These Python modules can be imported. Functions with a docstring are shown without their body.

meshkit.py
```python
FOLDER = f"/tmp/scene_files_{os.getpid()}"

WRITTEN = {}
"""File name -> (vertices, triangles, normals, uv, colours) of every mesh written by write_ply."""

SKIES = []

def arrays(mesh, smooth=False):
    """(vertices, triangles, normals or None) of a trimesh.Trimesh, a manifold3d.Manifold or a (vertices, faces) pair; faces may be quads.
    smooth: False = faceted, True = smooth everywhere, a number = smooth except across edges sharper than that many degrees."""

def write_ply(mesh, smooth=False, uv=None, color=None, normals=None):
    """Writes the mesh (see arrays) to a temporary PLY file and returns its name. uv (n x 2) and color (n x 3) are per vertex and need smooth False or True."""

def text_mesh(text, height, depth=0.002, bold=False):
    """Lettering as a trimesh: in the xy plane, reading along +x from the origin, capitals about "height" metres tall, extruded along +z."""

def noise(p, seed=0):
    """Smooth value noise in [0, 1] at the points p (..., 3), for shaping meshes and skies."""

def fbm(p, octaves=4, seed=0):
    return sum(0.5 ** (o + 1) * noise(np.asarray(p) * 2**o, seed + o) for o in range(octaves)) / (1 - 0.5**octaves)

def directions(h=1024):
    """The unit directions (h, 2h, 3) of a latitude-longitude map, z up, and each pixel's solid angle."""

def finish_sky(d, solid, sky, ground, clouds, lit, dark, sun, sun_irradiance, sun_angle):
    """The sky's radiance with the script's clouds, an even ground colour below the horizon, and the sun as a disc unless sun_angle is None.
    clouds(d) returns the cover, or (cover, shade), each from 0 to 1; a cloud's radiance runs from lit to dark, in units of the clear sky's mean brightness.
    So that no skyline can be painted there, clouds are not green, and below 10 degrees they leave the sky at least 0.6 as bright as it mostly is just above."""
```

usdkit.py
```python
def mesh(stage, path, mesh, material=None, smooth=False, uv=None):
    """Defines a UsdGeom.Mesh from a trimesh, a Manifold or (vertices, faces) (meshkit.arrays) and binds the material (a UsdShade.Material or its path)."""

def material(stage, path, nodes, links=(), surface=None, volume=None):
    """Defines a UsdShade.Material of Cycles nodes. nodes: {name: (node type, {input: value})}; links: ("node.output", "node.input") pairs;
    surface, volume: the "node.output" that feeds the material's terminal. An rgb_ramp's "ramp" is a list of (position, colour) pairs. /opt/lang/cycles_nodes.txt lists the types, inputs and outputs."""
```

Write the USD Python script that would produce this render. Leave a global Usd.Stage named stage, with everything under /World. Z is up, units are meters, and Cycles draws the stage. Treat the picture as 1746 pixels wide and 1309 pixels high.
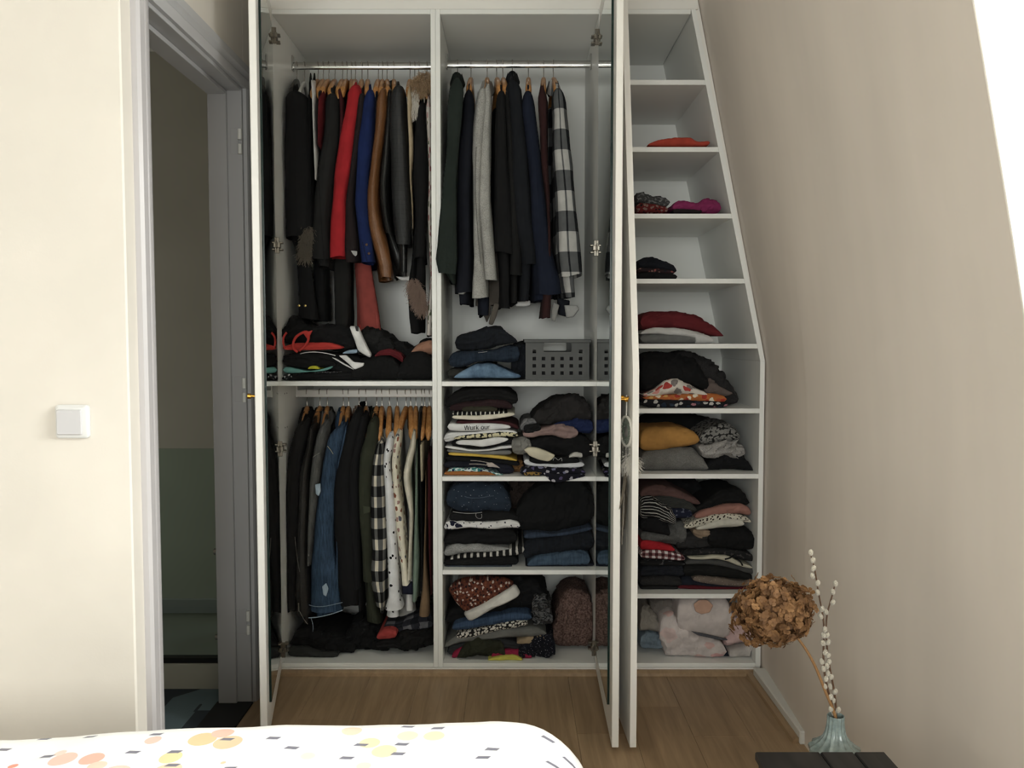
import math, random, numpy as np, trimesh, usdkit, meshkit
from pxr import Usd, UsdGeom, UsdLux, UsdShade, Gf, Sdf, Vt
stage = Usd.Stage.CreateInMemory()
UsdGeom.SetStageUpAxis(stage, UsdGeom.Tokens.z); UsdGeom.SetStageMetersPerUnit(stage, 1.0)
UsdGeom.Xform.Define(stage, '/World')
# ---------------------------------------------------------------- camera
F_PX, PITCH, EYE_Z = 1420.0, math.atan(76.5 / 1420.0), 1.312
cam = UsdGeom.Camera.Define(stage, '/World/camera')
cam.AddTranslateOp().Set(Gf.Vec3d(0, 0, EYE_Z)); cam.AddRotateXOp().Set(90 - math.degrees(PITCH))
cam.CreateHorizontalApertureAttr(36.0); cam.CreateVerticalApertureAttr(36.0 * 1309 / 1746)
cam.CreateFocalLengthAttr(36.0 * F_PX / 1746); cam.CreateClippingRangeAttr(Gf.Vec2f(0.05, 200))
cam.CreateExposureAttr(0.0)
# ---------------------------------------------------------------- daylight: overcast sky, two windows
dome = UsdLux.DomeLight.Define(stage, '/World/sky'); dome.CreateColorAttr(Gf.Vec3f(0.86, 0.93, 1.0)); dome.CreateIntensityAttr(0.35)
def window_light(name, loc, rot, w, h, power, col):
    l = UsdLux.RectLight.Define(stage, '/World/' + name)
    l.AddTranslateOp().Set(Gf.Vec3d(*loc)); l.AddRotateXYZOp().Set(Gf.Vec3f(*rot))
    l.CreateWidthAttr(w); l.CreateHeightAttr(h); l.CreateIntensityAttr(power); l.CreateColorAttr(Gf.Vec3f(*col))
window_light('daylight_dormer', (2.12, 0.75, 2.10), (0, 38, 0), 1.2, 1.35, 50.0, (1.0, 0.985, 0.96))
window_light('daylight_rear', (-0.6, -3.25, 1.75), (58, 0, 0), 2.3, 1.8, 10.4, (1.0, 0.975, 0.94))
window_light('daylight_stairs', (-2.85, 3.56, 0.9), (0, -90, 0), 2.2, 0.8, 0.7, (1.0, 0.99, 0.93))

# ---------------------------------------------------------------- helpers
def unproject(px, py, Y):
    a = (px - 873) / F_PX; b = (654.5 - py) / F_PX
    dy = b * math.sin(PITCH) + math.cos(PITCH); s = Y / dy
    return a * s, EYE_Z + (b * math.cos(PITCH) - math.sin(PITCH)) * s
def at_z(px, py, Z):
    a = (px - 873) / F_PX; b = (654.5 - py) / F_PX
    dz = b * math.cos(PITCH) - math.sin(PITCH); s = (Z - EYE_Z) / dz
    return a * s, (b * math.sin(PITCH) + math.cos(PITCH)) * s
def lin(c): return tuple((v / 255 / 12.92 if v / 255 <= .04045 else ((v / 255 + .055) / 1.055) ** 2.4) for v in c)
used = {}
def numbered(base):
    k = used.get(base, 0); used[base] = k + 1
    return base if k == 0 else '%s_%03d' % (base, k)
LOC = {}
def thing(name, label=None, cat=None, loc=(0, 0, 0), group=None, kind=None, rotz=0, parent='/World'):
    p = parent + '/' + name
    p = numbered(p)
    x = UsdGeom.Xform.Define(stage, p); x.AddTranslateOp().Set(Gf.Vec3d(*map(float, loc)))
    if rotz: x.AddRotateZOp().Set(float(rotz))
    o = x.GetPrim(); up = LOC.get(parent, (0, 0, 0))
    LOC[p] = tuple(np.array(up) + np.array(loc))
    for k, v in (('label', label), ('category', cat), ('group', group), ('kind', kind)):
        if v: o.SetCustomDataByKey(k, v)
    return p
def part(parent, name, mesh, m, smooth=False, label=None, uv=None, kind=None):
    p = numbered(parent + '/' + name)
    v, f = (np.array(mesh.vertices), np.array(mesh.faces)) if hasattr(mesh, 'vertices') else (np.asarray(mesh[0], float), np.asarray(mesh[1], int))
    base = parent
    while base not in LOC and base != '/World': base = base.rsplit('/', 1)[0]
    v = v - np.array(LOC.get(base, (0, 0, 0)))
    g = usdkit.mesh(stage, p, (v, f), m, smooth, uv)
    if label: g.GetPrim().SetCustomDataByKey('label', label)
    if kind: g.GetPrim().SetCustomDataByKey('kind', kind)
    return p
def single(name, mesh, m, label, cat, group=None, smooth=False, uv=None, kind=None):
    v = np.array(mesh.vertices) if hasattr(mesh, 'vertices') else np.asarray(mesh[0])
    f = np.array(mesh.faces) if hasattr(mesh, 'faces') else np.asarray(mesh[1])
    b = v.mean(0); b[2] = v[:, 2].min()
    p = numbered('/World/' + name)
    g = usdkit.mesh(stage, p, (v - b, f), m, smooth, uv); g.AddTranslateOp().Set(Gf.Vec3d(*b))
    for k, t in (('label', label), ('category', cat), ('group', group), ('kind', kind)):
        if t: g.GetPrim().SetCustomDataByKey(k, t)
    LOC[p] = tuple(b)
    return p
def struct(name, mesh, m, smooth=False, label=None, parent=None):
    p = numbered((parent or '/World') + '/' + name)
    g = usdkit.mesh(stage, p, mesh, m, smooth)
    if not parent: g.GetPrim().SetCustomDataByKey('kind', 'structure')
    if label: g.GetPrim().SetCustomDataByKey('label', label)
    LOC[p] = (0, 0, 0)
    return p
def bx(x0, x1, y0, y1, z0, z1, b=0.0015):
    b = min(b, abs(x1 - x0) / 3, abs(y1 - y0) / 3, abs(z1 - z0) / 3)
    pts = []
    for x in (0, 1):
        for y in (0, 1):
            for z in (0, 1):
                X, Y, Z = (x0, x1)[x], (y0, y1)[y], (z0, z1)[z]; sx, sy, sz = b * (1 - 2 * x), b * (1 - 2 * y), b * (1 - 2 * z)
                pts += [(X + sx, Y + sy, Z), (X + sx, Y, Z + sz), (X, Y + sy, Z + sz)]
    return trimesh.convex.convex_hull(np.array(pts))
def cat(*ms): return trimesh.util.concatenate([trimesh.Trimesh(*m, process=False) if isinstance(m, tuple) else m for m in ms])
def prism(poly, a0, a1, axis):            # poly in the two other axes, extruded along axis 0/1/2
    from shapely.geometry import Polygon
    e = trimesh.creation.extrude_polygon(Polygon(poly), a1 - a0, engine='earcut')
    v = np.array(e.vertices); w = np.empty_like(v); o = [i for i in range(3) if i != axis]
    w[:, o[0]], w[:, o[1]], w[:, axis] = v[:, 0], v[:, 1], v[:, 2] + a0
    e = trimesh.Trimesh(w, e.faces, process=False); e.fix_normals()
    return e
def tube(path, r, n=8, caps=True):
    path = np.asarray(path, float); r = np.broadcast_to(np.asarray(r, float), len(path)); rows = []
    t = np.gradient(path, axis=0); t /= np.linalg.norm(t, axis=1, keepdims=True) + 1e-12
    ref = np.array([0, 0, 1.0]) if abs(t[:, 2]).max() < .9 else np.array([.3, 1.0, .1]) / 1.05
    for p, d, q in zip(path, t, r):
        a = np.cross(d, ref); a /= np.linalg.norm(a) + 1e-9; b = np.cross(d, a); th = np.arange(n) * 2 * math.pi / n
        rows.append(p + q * (np.cos(th)[:, None] * a + np.sin(th)[:, None] * b))
    v = np.vstack(rows); f = []
    for i in range(len(path) - 1):
        for j in range(n):
            a, b = i * n + j, i * n + (j + 1) % n
            f += [(a, a + n, b), (b, a + n, b + n)]
    if caps:
        v = np.vstack([v, path[:1], path[-1:]]); c = len(v) - 2; e = (len(path) - 1) * n
        for j in range(n): f += [(c, j, (j + 1) % n), (c + 1, e + (j + 1) % n, e + j)]
    return trimesh.Trimesh(v, np.array(f), process=False)
def lathe(prof, cx, cy, n=32, mod=None):
    v, f = [], []; m = len(prof)
    for i, (r, z) in enumerate(prof):
        for j in range(n):
            th = 2 * math.pi * j / n; q = r * (1 + (mod(th, i / (m - 1)) if mod else 0))
            v.append((cx + q * math.cos(th), cy + q * math.sin(th), z))
    for i in range(m - 1):
        for j in range(n):
            a, b = i * n + j, i * n + (j + 1) % n
            f += [(a, b, b + n), (a, b + n, a + n)]
    return trimesh.Trimesh(np.array(v), np.array(f), process=False)
def grid_faces(n, m, wrap=False):
    f = []
    for i in range(n - 1):
        for j in range(m - (0 if wrap else 1)):
            a, b = i * m + j, i * m + (j + 1) % m
            f += [(a, b, b + m), (a, b + m, a + m)]
    return np.array(f)
# ---------------------------------------------------------------- materials
M = {}
def mat(name, nodes, links, surface='p.BSDF'):
    M[name] = usdkit.material(stage, '/World/Looks/' + name, nodes, links, surface=surface)
    return M[name]
def plain(name, c, rough=.5, metal=0., bump=0., bscale=60., **k):
    nodes = {'p': ('principled_bsdf', dict(base_color=lin(c), roughness=rough, metallic=metal, **k))}; links = []
    if bump:
        nodes |= {'g': ('geometry', {}), 'n': ('noise_texture', dict(scale=bscale, detail=3.)), 'b': ('bump', dict(strength=bump, distance=.002))}
        links += [('g.position', 'n.vector'), ('n.fac', 'b.height'), ('b.normal', 'p.normal')]
    return mat(name, nodes, links)
def wall_paint(name, c, var=.05, streak=False, lum=.6):
    c1, c2 = lin(c), lin(tuple(v * (1 - var) for v in c))
    return mat(name, {'g': ('geometry', {}), 'm': ('mapping', dict(scale=(1, 1, .22) if streak else (1, 1, 1))), 'n': ('noise_texture', dict(scale=5. if streak else 2.2, detail=4.)),
        'r': ('rgb_ramp', {'ramp': [(.3, c2), (.7, c1)]}), 'n2': ('noise_texture', dict(scale=180., detail=3.)), 'b': ('bump', dict(strength=.1, distance=.001)),
        'p': ('principled_bsdf', dict(roughness=.75, specular_ior_level=.25))},
        [('g.position', 'm.vector'), ('m.vector', 'n.vector'), ('n.fac', 'r.fac'), ('r.color', 'p.base_color'), ('g.position', 'n2.vector'), ('n2.fac', 'b.height'), ('b.normal', 'p.normal')])
wall_paint('paint_cream', (223, 216, 206)); wall_paint('paint_slope', (238, 228, 217), .035, True); wall_paint('paint_olive', (206, 203, 190)); wall_paint('paint_ceiling', (240, 238, 232))
plain('white_melamine', (241, 241, 237), .42); plain('white_edge', (243, 240, 234), .4); plain('grey_gloss', (186, 182, 183), .2); plain('jamb_grey', (180, 179, 180), .35)
plain('trim_white', (225, 224, 218), .45); plain('socket_white', (232, 228, 218), .3); plain('switch_white', (214, 213, 211), .3); plain('switch_rocker', (196, 194, 196), .28)
plain('chrome', (200, 200, 198), .18, 1.); plain('steel', (205, 200, 192), .28, 1.); plain('hinge_steel', (138, 132, 122), .35, 1.); plain('dark_steel', (90, 88, 84), .35, .9); plain('brass', (214, 160, 70), .25, 1.)
plain('mirror', (205, 212, 208), .015, 1.); plain('glass_edge', (14, 40, 36), .2); plain('rail_white', (222, 218, 212), .4)
plain('black_mat', (38, 38, 40), .9, bump=.5, bscale=700); plain('black_trim', (28, 28, 28), .5)
mat('carpet_blue', {'g': ('geometry', {}), 'v': ('voronoi_texture', dict(scale=4.5, metric='chebychev', randomness=.8)), 'bw': ('separate_color', {}), 'r': ('rgb_ramp', {'ramp': [(.0, lin((62, 70, 78))), (.42, lin((62, 70, 78))), (.5, lin((112, 130, 138))), (1., lin((120, 140, 146)))]}),
    'n': ('noise_texture', dict(scale=500., detail=2.)), 'b': ('bump', dict(strength=.6, distance=.004)), 'p': ('principled_bsdf', dict(roughness=.95))},
    [('g.position', 'v.vector'), ('v.color', 'bw.color'), ('bw.r', 'r.fac'), ('r.color', 'p.base_color'), ('g.position', 'n.vector'), ('n.fac', 'b.height'), ('b.normal', 'p.normal')])
for i, (a, b_) in enumerate((((150, 124, 94), (184, 156, 122)), ((144, 119, 90), (178, 150, 117)), ((155, 130, 100), (190, 162, 128)))):
    mat('oak_%s' % 'light mid pale'.split()[i], {'g': ('geometry', {}), 'm': ('mapping', dict(scale=(1, .07, 1))), 'n': ('noise_texture', dict(scale=34., detail=6., roughness=.62, distortion=.6)), 'r': ('rgb_ramp', {'ramp': [(.28, lin(a)), (.72, lin(b_))]}),
        'k': ('noise_texture', dict(scale=3.2, detail=2.)), 'kr': ('rgb_ramp', {'ramp': [(.3, (.84, .83, .82)), (.55, (1, 1, 1))]}), 'x': ('mix', dict(mix_type='multiply', fac=1.)), 'b': ('bump', dict(strength=.12, distance=.001)), 'p': ('principled_bsdf', dict(roughness=.42))},
        [('g.position', 'm.vector'), ('m.vector', 'n.vector'), ('n.fac', 'r.fac'), ('m.vector', 'k.vector'), ('k.fac', 'kr.fac'), ('r.color', 'x.color1'), ('kr.color', 'x.color2'), ('x.color', 'p.base_color'), ('n.fac', 'b.height'), ('b.normal', 'p.normal')])
mat('pane_glass', {'f': ('fresnel', dict(IOR=1.45)), 't': ('transparent_bsdf', dict(color=(.97, .99, .98))), 'g': ('glossy_bsdf', dict(color=(1, 1, 1), roughness=.01)), 'm': ('mix_closure', {})}, [('f.fac', 'm.fac'), ('t.BSDF', 'm.closure1'), ('g.BSDF', 'm.closure2')], 'm.closure')
mat('stair_glass', {'f': ('fresnel', dict(IOR=1.45)), 't': ('transparent_bsdf', dict(color=(.80, .88, .85))), 'g': ('glossy_bsdf', dict(color=(1, 1, 1), roughness=.01)), 'm': ('mix_closure', {})}, [('f.fac', 'm.fac'), ('t.BSDF', 'm.closure1'), ('g.BSDF', 'm.closure2')], 'm.closure')
# ================================================================ the room
YW, CEIL = 3.20, 2.68
# floor of separate oak planks running away from the camera
floor = thing('floor', 'oak plank floor', kind='structure')
rng = random.Random(4)
x = -.935
while x < .98:
    w = .192; x1 = min(x + w, .985); y = -2.6 - rng.random() * 1.2
    while y < 3.27:
        y1 = y + 1.38; a, c = max(y, -2.6), min(y1, 3.27)
        if c - a > .02: part(floor, 'plank', bx(x + .0003, x1 - .0003, a + .0003, c - .0003, -.02, 0, .0007), M[rng.choice(('oak_light', 'oak_mid', 'oak_pale'))])
        y = y1
    x = x1
part(floor, 'subfloor', cat(bx(-3.05, 1.1, -2.7, 2.14, -.08, -.0205), bx(-1.06, 1.1, 2.1401, 3.9, -.08, -.0205)), M['black_trim'])
x = -3.0
while x < -.94:
    x1 = min(x + .192, -.936); part(floor, 'plank', bx(x + .0006, x1 - .0006, -2.6, 2.03, -.02, 0, .0012), M[rng.choice(('oak_light', 'oak_mid', 'oak_pale'))]); x = x1
struct('ceiling', bx(-3.1, 1.8, -2.75, 4.2, CEIL, CEIL + .1), M['paint_ceiling'])
# right wall: knee wall and mansard slope, dormer opening near the camera
KINK, XK, SL = 1.222, .98, -.203
def wall_x(z, y):
    bw = .02 + .12 * min(1, max(0, (3.15 - y) / .5)); q = z - KINK
    t = min(1, max(0, (3.2 - y) / .56)); t = t if t < .93 else .93 + .07 * (1 - (1 - (t - .93) / .07) ** 2)
    return XK + SL * (q + math.sqrt(q * q + bw * bw)) / 2 - .032 * t * min(1, max(0, (1.95 - z) / .7)) * min(1, max(0, (y - 1.7) / .5))
DY0, DY1, DZ0, DZ1 = .05, 1.548, 1.02, 2.36
ys = sorted(set(list(np.linspace(-2.65, DY0, 4)) + list(np.linspace(DY0, DY1, 5)) + list(np.linspace(DY1, 2.58, 6)) + list(np.linspace(2.58, 2.68, 13)) + [2.8, 2.9, 3.0, 3.1, 3.2, 3.85]))
zs = sorted(set(list(np.linspace(-.03, DZ0, 5)) + [1.08, 1.13] + list(np.linspace(KINK - .06, KINK + .1, 9)) + [1.35, 1.5, 1.62, 1.75, 2.0, 2.2, DZ1, 2.5, CEIL + .02]))
V = [(wall_x(z, y), y, z) for y in ys for z in zs]; n = len(zs); Fq = []
for i in range(len(ys) - 1):
    for k in range(n - 1):
        if DY0 - 1e-6 <= ys[i] and ys[i + 1] <= DY1 + 1e-6 and DZ0 - 1e-6 <= zs[k] and zs[k + 1] <= DZ1 + 1e-6: continue
        a = i * n + k; Fq += [(a, a + 1, a + n + 1), (a, a + n + 1, a + n)]
XW = 1.52                       # plane of the dormer window
# reveal of the dormer: far and near cheeks follow the slope, sill and head
cheek = [(wall_x(z, 0) + .004, z) for z in zs if DZ0 - 1e-6 <= z <= DZ1 + 1e-6]
poly = cheek + [(XW + .1, DZ1), (XW + .1, DZ0)]
wr = thing('wall_right', 'cream plaster wall with a knee wall and a leaning roof slope', kind='structure')
part(wr, 'wall_surface', (V, Fq), M['paint_slope'], 40)
part(wr, 'dormer_cheek', prism(poly, DY1, DY1 + .05, 1), M['paint_ceiling']); part(wr, 'dormer_cheek', prism(poly, DY0 - .05, DY0, 1), M['paint_ceiling'])
part(wr, 'dormer_sill', bx(.985, XW + .1, DY0, DY1, DZ0 - .03, DZ0), M['trim_white']); part(wr, 'dormer_head', bx(.77, XW + .1, DY0, DY1, DZ1, DZ1 + .03), M['paint_ceiling'])
def window(name, x0, x1, y0, y1, z0, z1, axis):
    w = thing(name, kind='structure')
    t = .05
    if axis == 0:
        part(w, 'window_frame', cat(bx(x0, x1, y0, y1, z0, z0 + t), bx(x0, x1, y0, y1, z1 - t, z1), bx(x0, x1, y0, y0 + t, z0 + t, z1 - t), bx(x0, x1, y1 - t, y1, z0 + t, z1 - t), bx(x0, x1, (y0 + y1) / 2 - .03, (y0 + y1) / 2 + .03, z0 + t, z1 - t)), M['trim_white'])
        for a, b in ((y0 + t, (y0 + y1) / 2 - .03), ((y0 + y1) / 2 + .03, y1 - t)): part(w, 'pane', bx((x0 + x1) / 2 - .003, (x0 + x1) / 2 + .003, a, b, z0 + t, z1 - t, .0005), M['pane_glass'])
    else:
        part(w, 'window_frame', cat(bx(x0, x1, y0, y1, z0, z0 + t), bx(x0, x1, y0, y1, z1 - t, z1), bx(x0, x0 + t, y0, y1, z0 + t, z1 - t), bx(x1 - t, x1, y0, y1, z0 + t, z1 - t), bx((x0 + x1) / 2 - .03, (x0 + x1) / 2 + .03, y0, y1, z0 + t, z1 - t)), M['trim_white'])
        for a, b in ((x0 + t, (x0 + x1) / 2 - .03), ((x0 + x1) / 2 + .03, x1 - t)): part(w, 'pane', bx(a, b, (y0 + y1) / 2 - .003, (y0 + y1) / 2 + .003, z0 + t, z1 - t, .0005), M['pane_glass'])
window('window_1', XW, XW + .06, DY0, DY1, DZ0, DZ1, 0)
# rear wall with a window, left outer wall, frontal wall with the switch, left wall with the doorway
RX0, RX1, RZ0, RZ1, YBK = -1.8, .6, .55, 2.35, -2.6
struct('wall_back', cat(bx(-3.1, RX0, YBK - .1, YBK, -.03, CEIL), bx(RX1, 1.1, YBK - .1, YBK, -.03, CEIL), bx(RX0, RX1, YBK - .1, YBK, -.03, RZ0), bx(RX0, RX1, YBK - .1, YBK, RZ1, CEIL)), M['paint_cream'])
window('window_2', RX0, RX1, YBK - .08, YBK - .02, RZ0, RZ1, 1)
struct('wall_side', bx(-3.1, -3.0, -2.6, 2.14, -.03, CEIL), M['paint_cream'])
XL = -.94; YF = 2.04; OY0, OY1, OZ = 2.175, 2.955, 2.185
struct('wall_front', bx(-3.0, XL, YF, YF + .10, -.03, CEIL, .004), M['paint_cream'])
struct('wall_left', cat(bx(XL - .115, XL, YF + .1001, OY0 - .01, -.03, CEIL), bx(XL - .115, XL, OY1 + .01, 3.85, -.03, CEIL), bx(XL - .115, XL, OY0 - .01, OY1 + .01, OZ + .01, CEIL)), M['paint_cream'])
struct('wall_far', bx(-1.06, 1.2, 3.81, 3.9, -.03, CEIL), M['paint_cream'])
d = thing('door_1', 'grey painted door frame without its door', kind='structure')
def casing(y0, y1, z0, z1, horizontal=False):
    prof = [(0, 0), (.012, 0), (.016, .012), (.016, .028), (.011, .034), (.015, .042), (.022, .05), (.022, .074), (.014, .08), (0, .08)]     # (out of the wall, across)
    if horizontal: return prism([(XL + a, z0 + b) for a, b in prof], y0, y1, 1)
    return None
def casing_side(y_in, sgn, z0, z1):
    prof = [(0, 0), (.012, 0), (.016, .012), (.016, .028), (.011, .034), (.015, .042), (.022, .05), (.022, .074), (.014, .08), (0, .08)]
    return prism([(XL + a, y_in + sgn * b) for a, b in prof], z0, z1, 2)
part(d, 'architrave', casing_side(OY0, -1, 0, OZ - .0005), M['grey_gloss'], 30); part(d, 'architrave', casing_side(OY1, 1, 0, OZ - .0005), M['jamb_grey'], 30)
part(d, 'architrave', casing(OY0 - .08, OY1 + .08, OZ, OZ, True), M['jamb_grey'], 30)
part(d, 'jamb', bx(XL - .115, XL - .001, OY0 - .012, OY0 + .012, 0, OZ), M['grey_gloss']); part(d, 'jamb', bx(XL - .115, XL - .001, OY1 - .012, OY1 + .012, 0, OZ), M['jamb_grey'])
part(d, 'door_stop', bx(XL - .115, XL - .05, OY1 - .027, OY1 - .0125, 0, OZ - .013), M['jamb_grey']); part(d, 'door_stop', bx(XL - .115, XL - .05, OY0 + .0125, OY0 + .027, 0, OZ - .013), M['grey_gloss'])
part(d, 'head', bx(XL - .115, XL - .001, OY0 + .0125, OY1 - .0125, OZ - .012, OZ + .012), M['jamb_grey']); part(d, 'door_stop', bx(XL - .115, XL - .05, OY0 + .028, OY1 - .028, OZ - .027, OZ - .0125), M['jamb_grey'])
part(d, 'threshold', bx(XL - .125, XL + .005, OY0 + .013, OY1 - .013, -.001, .006), M['black_mat'], label='black threshold strip')
for zc in (2.0, 1.135, .30):
    h = part(d, 'hinge', bx(XL - .04, XL - .012, OY1 - .0135, OY1 - .0115, zc - .045, zc + .045), M['jamb_grey'], label='painted lift-off door hinge')
    for a, b in ((-.045, -.012), (.004, .04)): part(h, 'knuckle', tube([(XL - .006, OY1 - .02, zc + a), (XL - .006, OY1 - .02, zc + b)], .007, 10), M['trim_white'])
# stairwell beyond the doorway
struct('floor_hall', bx(-2.9, XL - .126, 2.14, 3.06, -.06, .002), M['carpet_blue'], label='blue grey patterned hall carpet')
struct('wall_hall_end', bx(-2.9, -.9, 4.05, 4.15, -2.2, 3.3), M['paint_olive'], label='olive grey stairwell wall')
struct('wall_hall_side', bx(-3.0, -2.9, 2.14, 4.15, -2.2, 3.3), M['paint_olive']); struct('floor_stairs', bx(-3.0, -.9, 2.05, 4.15, -2.3, -2.2), M['oak_mid']); struct('wall_stairs', cat(bx(-2.9, -1.0, 2.05, 2.13, -2.2, -.085), bx(-1.06, -.98, 2.1301, 4.049, -2.2, -.085)), M['paint_olive'])
struct('wall_hall_return', bx(-1.065, -.945, 3.87, 4.05, -2.2, 3.3), M['paint_olive'])
struct('baseboard_hall', bx(-2.9, -1.07, 4.03, 4.0495, -.035, .035), M['jamb_grey'], label='grey skirting along the stairwell wall')
cb = thing('hall_curb', kind='structure', label='pale curb under the glass balustrade'); part(cb, 'curb', bx(-2.88, -1.075, 3.062, 3.11, -.05, .095), M['paint_olive'])
gb = thing('glass_balustrade', 'clear glass balustrade on steel pins beyond the doorway', 'balustrade', (-1.6, 3.085, .1))
part(gb, 'glass_panel', bx(-2.6, -1.09, 3.08, 3.092, .115, .905, .001), M['stair_glass']); part(gb, 'bottom_rail', bx(-2.6, -1.076, 3.07, 3.102, .0955, .116), M['black_trim'])
for z in (.52, .195):
    part(gb, 'standoff_pin', tube([(-1.068, 3.072, z), (-1.112, 3.072, z)], .0115, 14), M['steel'], 40, label='steel stand-off pin')
# skirting
struct('baseboard_right', cat(bx(.932, .9795, 2.63, 3.155, 0, .045, .004)), M['trim_white'])
struct('trim_1', prism([(3.178, 0), (3.1995, 0), (3.1995, .02), (3.19, .02), (3.18, .012)], -.915, .96, 0), M['oak_mid'], 30, label='oak quarter trim below the wardrobe plinth')
struct('trim_2', prism([(.912, 0), (.9315, 0), (.9315, .02), (.925, .02), (.914, .012)], 2.64, 3.176, 1), M['oak_mid'], 30, label='oak quarter trim along the right wall')
# switch and socket
sw = thing('light_switch', 'white square rocker switch on the pale wall left of the doorway', 'light switch', (unproject(126, 718, YF)[0], YF, unproject(126, 718, YF)[1] - .041))
sx, sz = unproject(126, 718, YF)
def rounded_plate(cx, cz, hw, hh, y0, y1, r, axis=1, inset=.006):
    pts = []
    for q, (ax, az) in enumerate(((1, 1), (-1, 1), (-1, -1), (1, -1))):
        for k in range(5):
            th = math.pi / 2 * (q + k / 4); pts.append((cx + ax * (hw - r) + r * math.cos(th), cz + az * (hh - r) + r * math.sin(th)))
    pts = np.array(pts); c = np.array([cx, cz]); ring = []
    for y, s in ((y0, 1.), (y0 + (y1 - y0) * .55, 1.), (y1, 1 - inset / min(hw, hh))): ring += [np.insert(c + (p - c) * s, axis, y) for p in pts]
    return trimesh.convex.convex_hull(np.array(ring))
part(sw, 'switch_frame', rounded_plate(sx, sz, .041, .041, YF - .0005, YF - .014, .008), M['switch_white'], 40)
part(sw, 'rocker', rounded_plate(sx - .003, sz - .001, .031, .031, YF - .0135, YF - .019, .004, inset=.002), M['switch_rocker'], 40)
so = thing('wall_socket', 'white double power socket mounted upright on the right wall', 'power socket', (.98, 2.81, 1.04))
soz = unproject(1366, 685, 2.80)[1]
part(so, 'socket_plate', rounded_plate(2.815, soz, .037, .064, .9795, .964, .005, axis=0), M['socket_white'], 40)
for dz in (.031, -.031):
    v = lathe([(0.0, .0006), (.016, .0006), (.0175, .0022), (.0195, .0026), (.021, .002), (.0215, 0)], 0, 0, 24); w = np.array(v.vertices); v = trimesh.Trimesh(np.c_[.9645 - w[:, 2], 2.815 + w[:, 0], soz + dz + w[:, 1]], v.faces, process=False)
    part(so, 'socket_ring', v, M['socket_white'], 40)
# ================================================================ wardrobe: three carcasses
T, YB = .018, 3.79
def zpx(y, Y=YW): return unproject(873, y, Y)[1]
Z_TOP = zpx(15.5); Z_BOT = zpx(1138)
def shelf_z(yt): return zpx(yt)               # upper front edge of a shelf
SHELF_L = [652 - 2]; SHELF_M = [650.5, 812.5, 972]; SHELF_R = [136, 250.5, 364, 475, 586, 696.5, 808, 1012.5]
WM, WE = M['white_melamine'], M['white_edge']
def xp(px, py): return unproject(px, py, YW)[0]
LX0, LX1 = -.921, -.289; MX0, MX1 = -.2885, .3445; RX = .3455
def carcass(name, label, x0, x1, shelves, loc):
    c = thing(name, label, 'wardrobe cabinet', loc)
    part(c, 'side_panel', bx(x0, x0 + T, YW, YB, Z_BOT, Z_TOP), WM); part(c, 'side_panel', bx(x1 - T, x1, YW, YB, Z_BOT, Z_TOP), WM)
    part(c, 'top_panel', bx(x0 + T, x1 - T, YW + .0005, YB, Z_TOP - T, Z_TOP), WM); part(c, 'bottom_panel', bx(x0 + T, x1 - T, YW + .0005, YB, Z_BOT, Z_BOT + T), WM)
    part(c, 'back_panel', bx(x0, x1, YB, YB + .006, Z_BOT, Z_TOP), WM)
    for y in shelves: part(c, 'shelf', bx(x0 + T, x1 - T, YW + .002, YB, shelf_z(y) - T, shelf_z(y)), WM)
    return c
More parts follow.
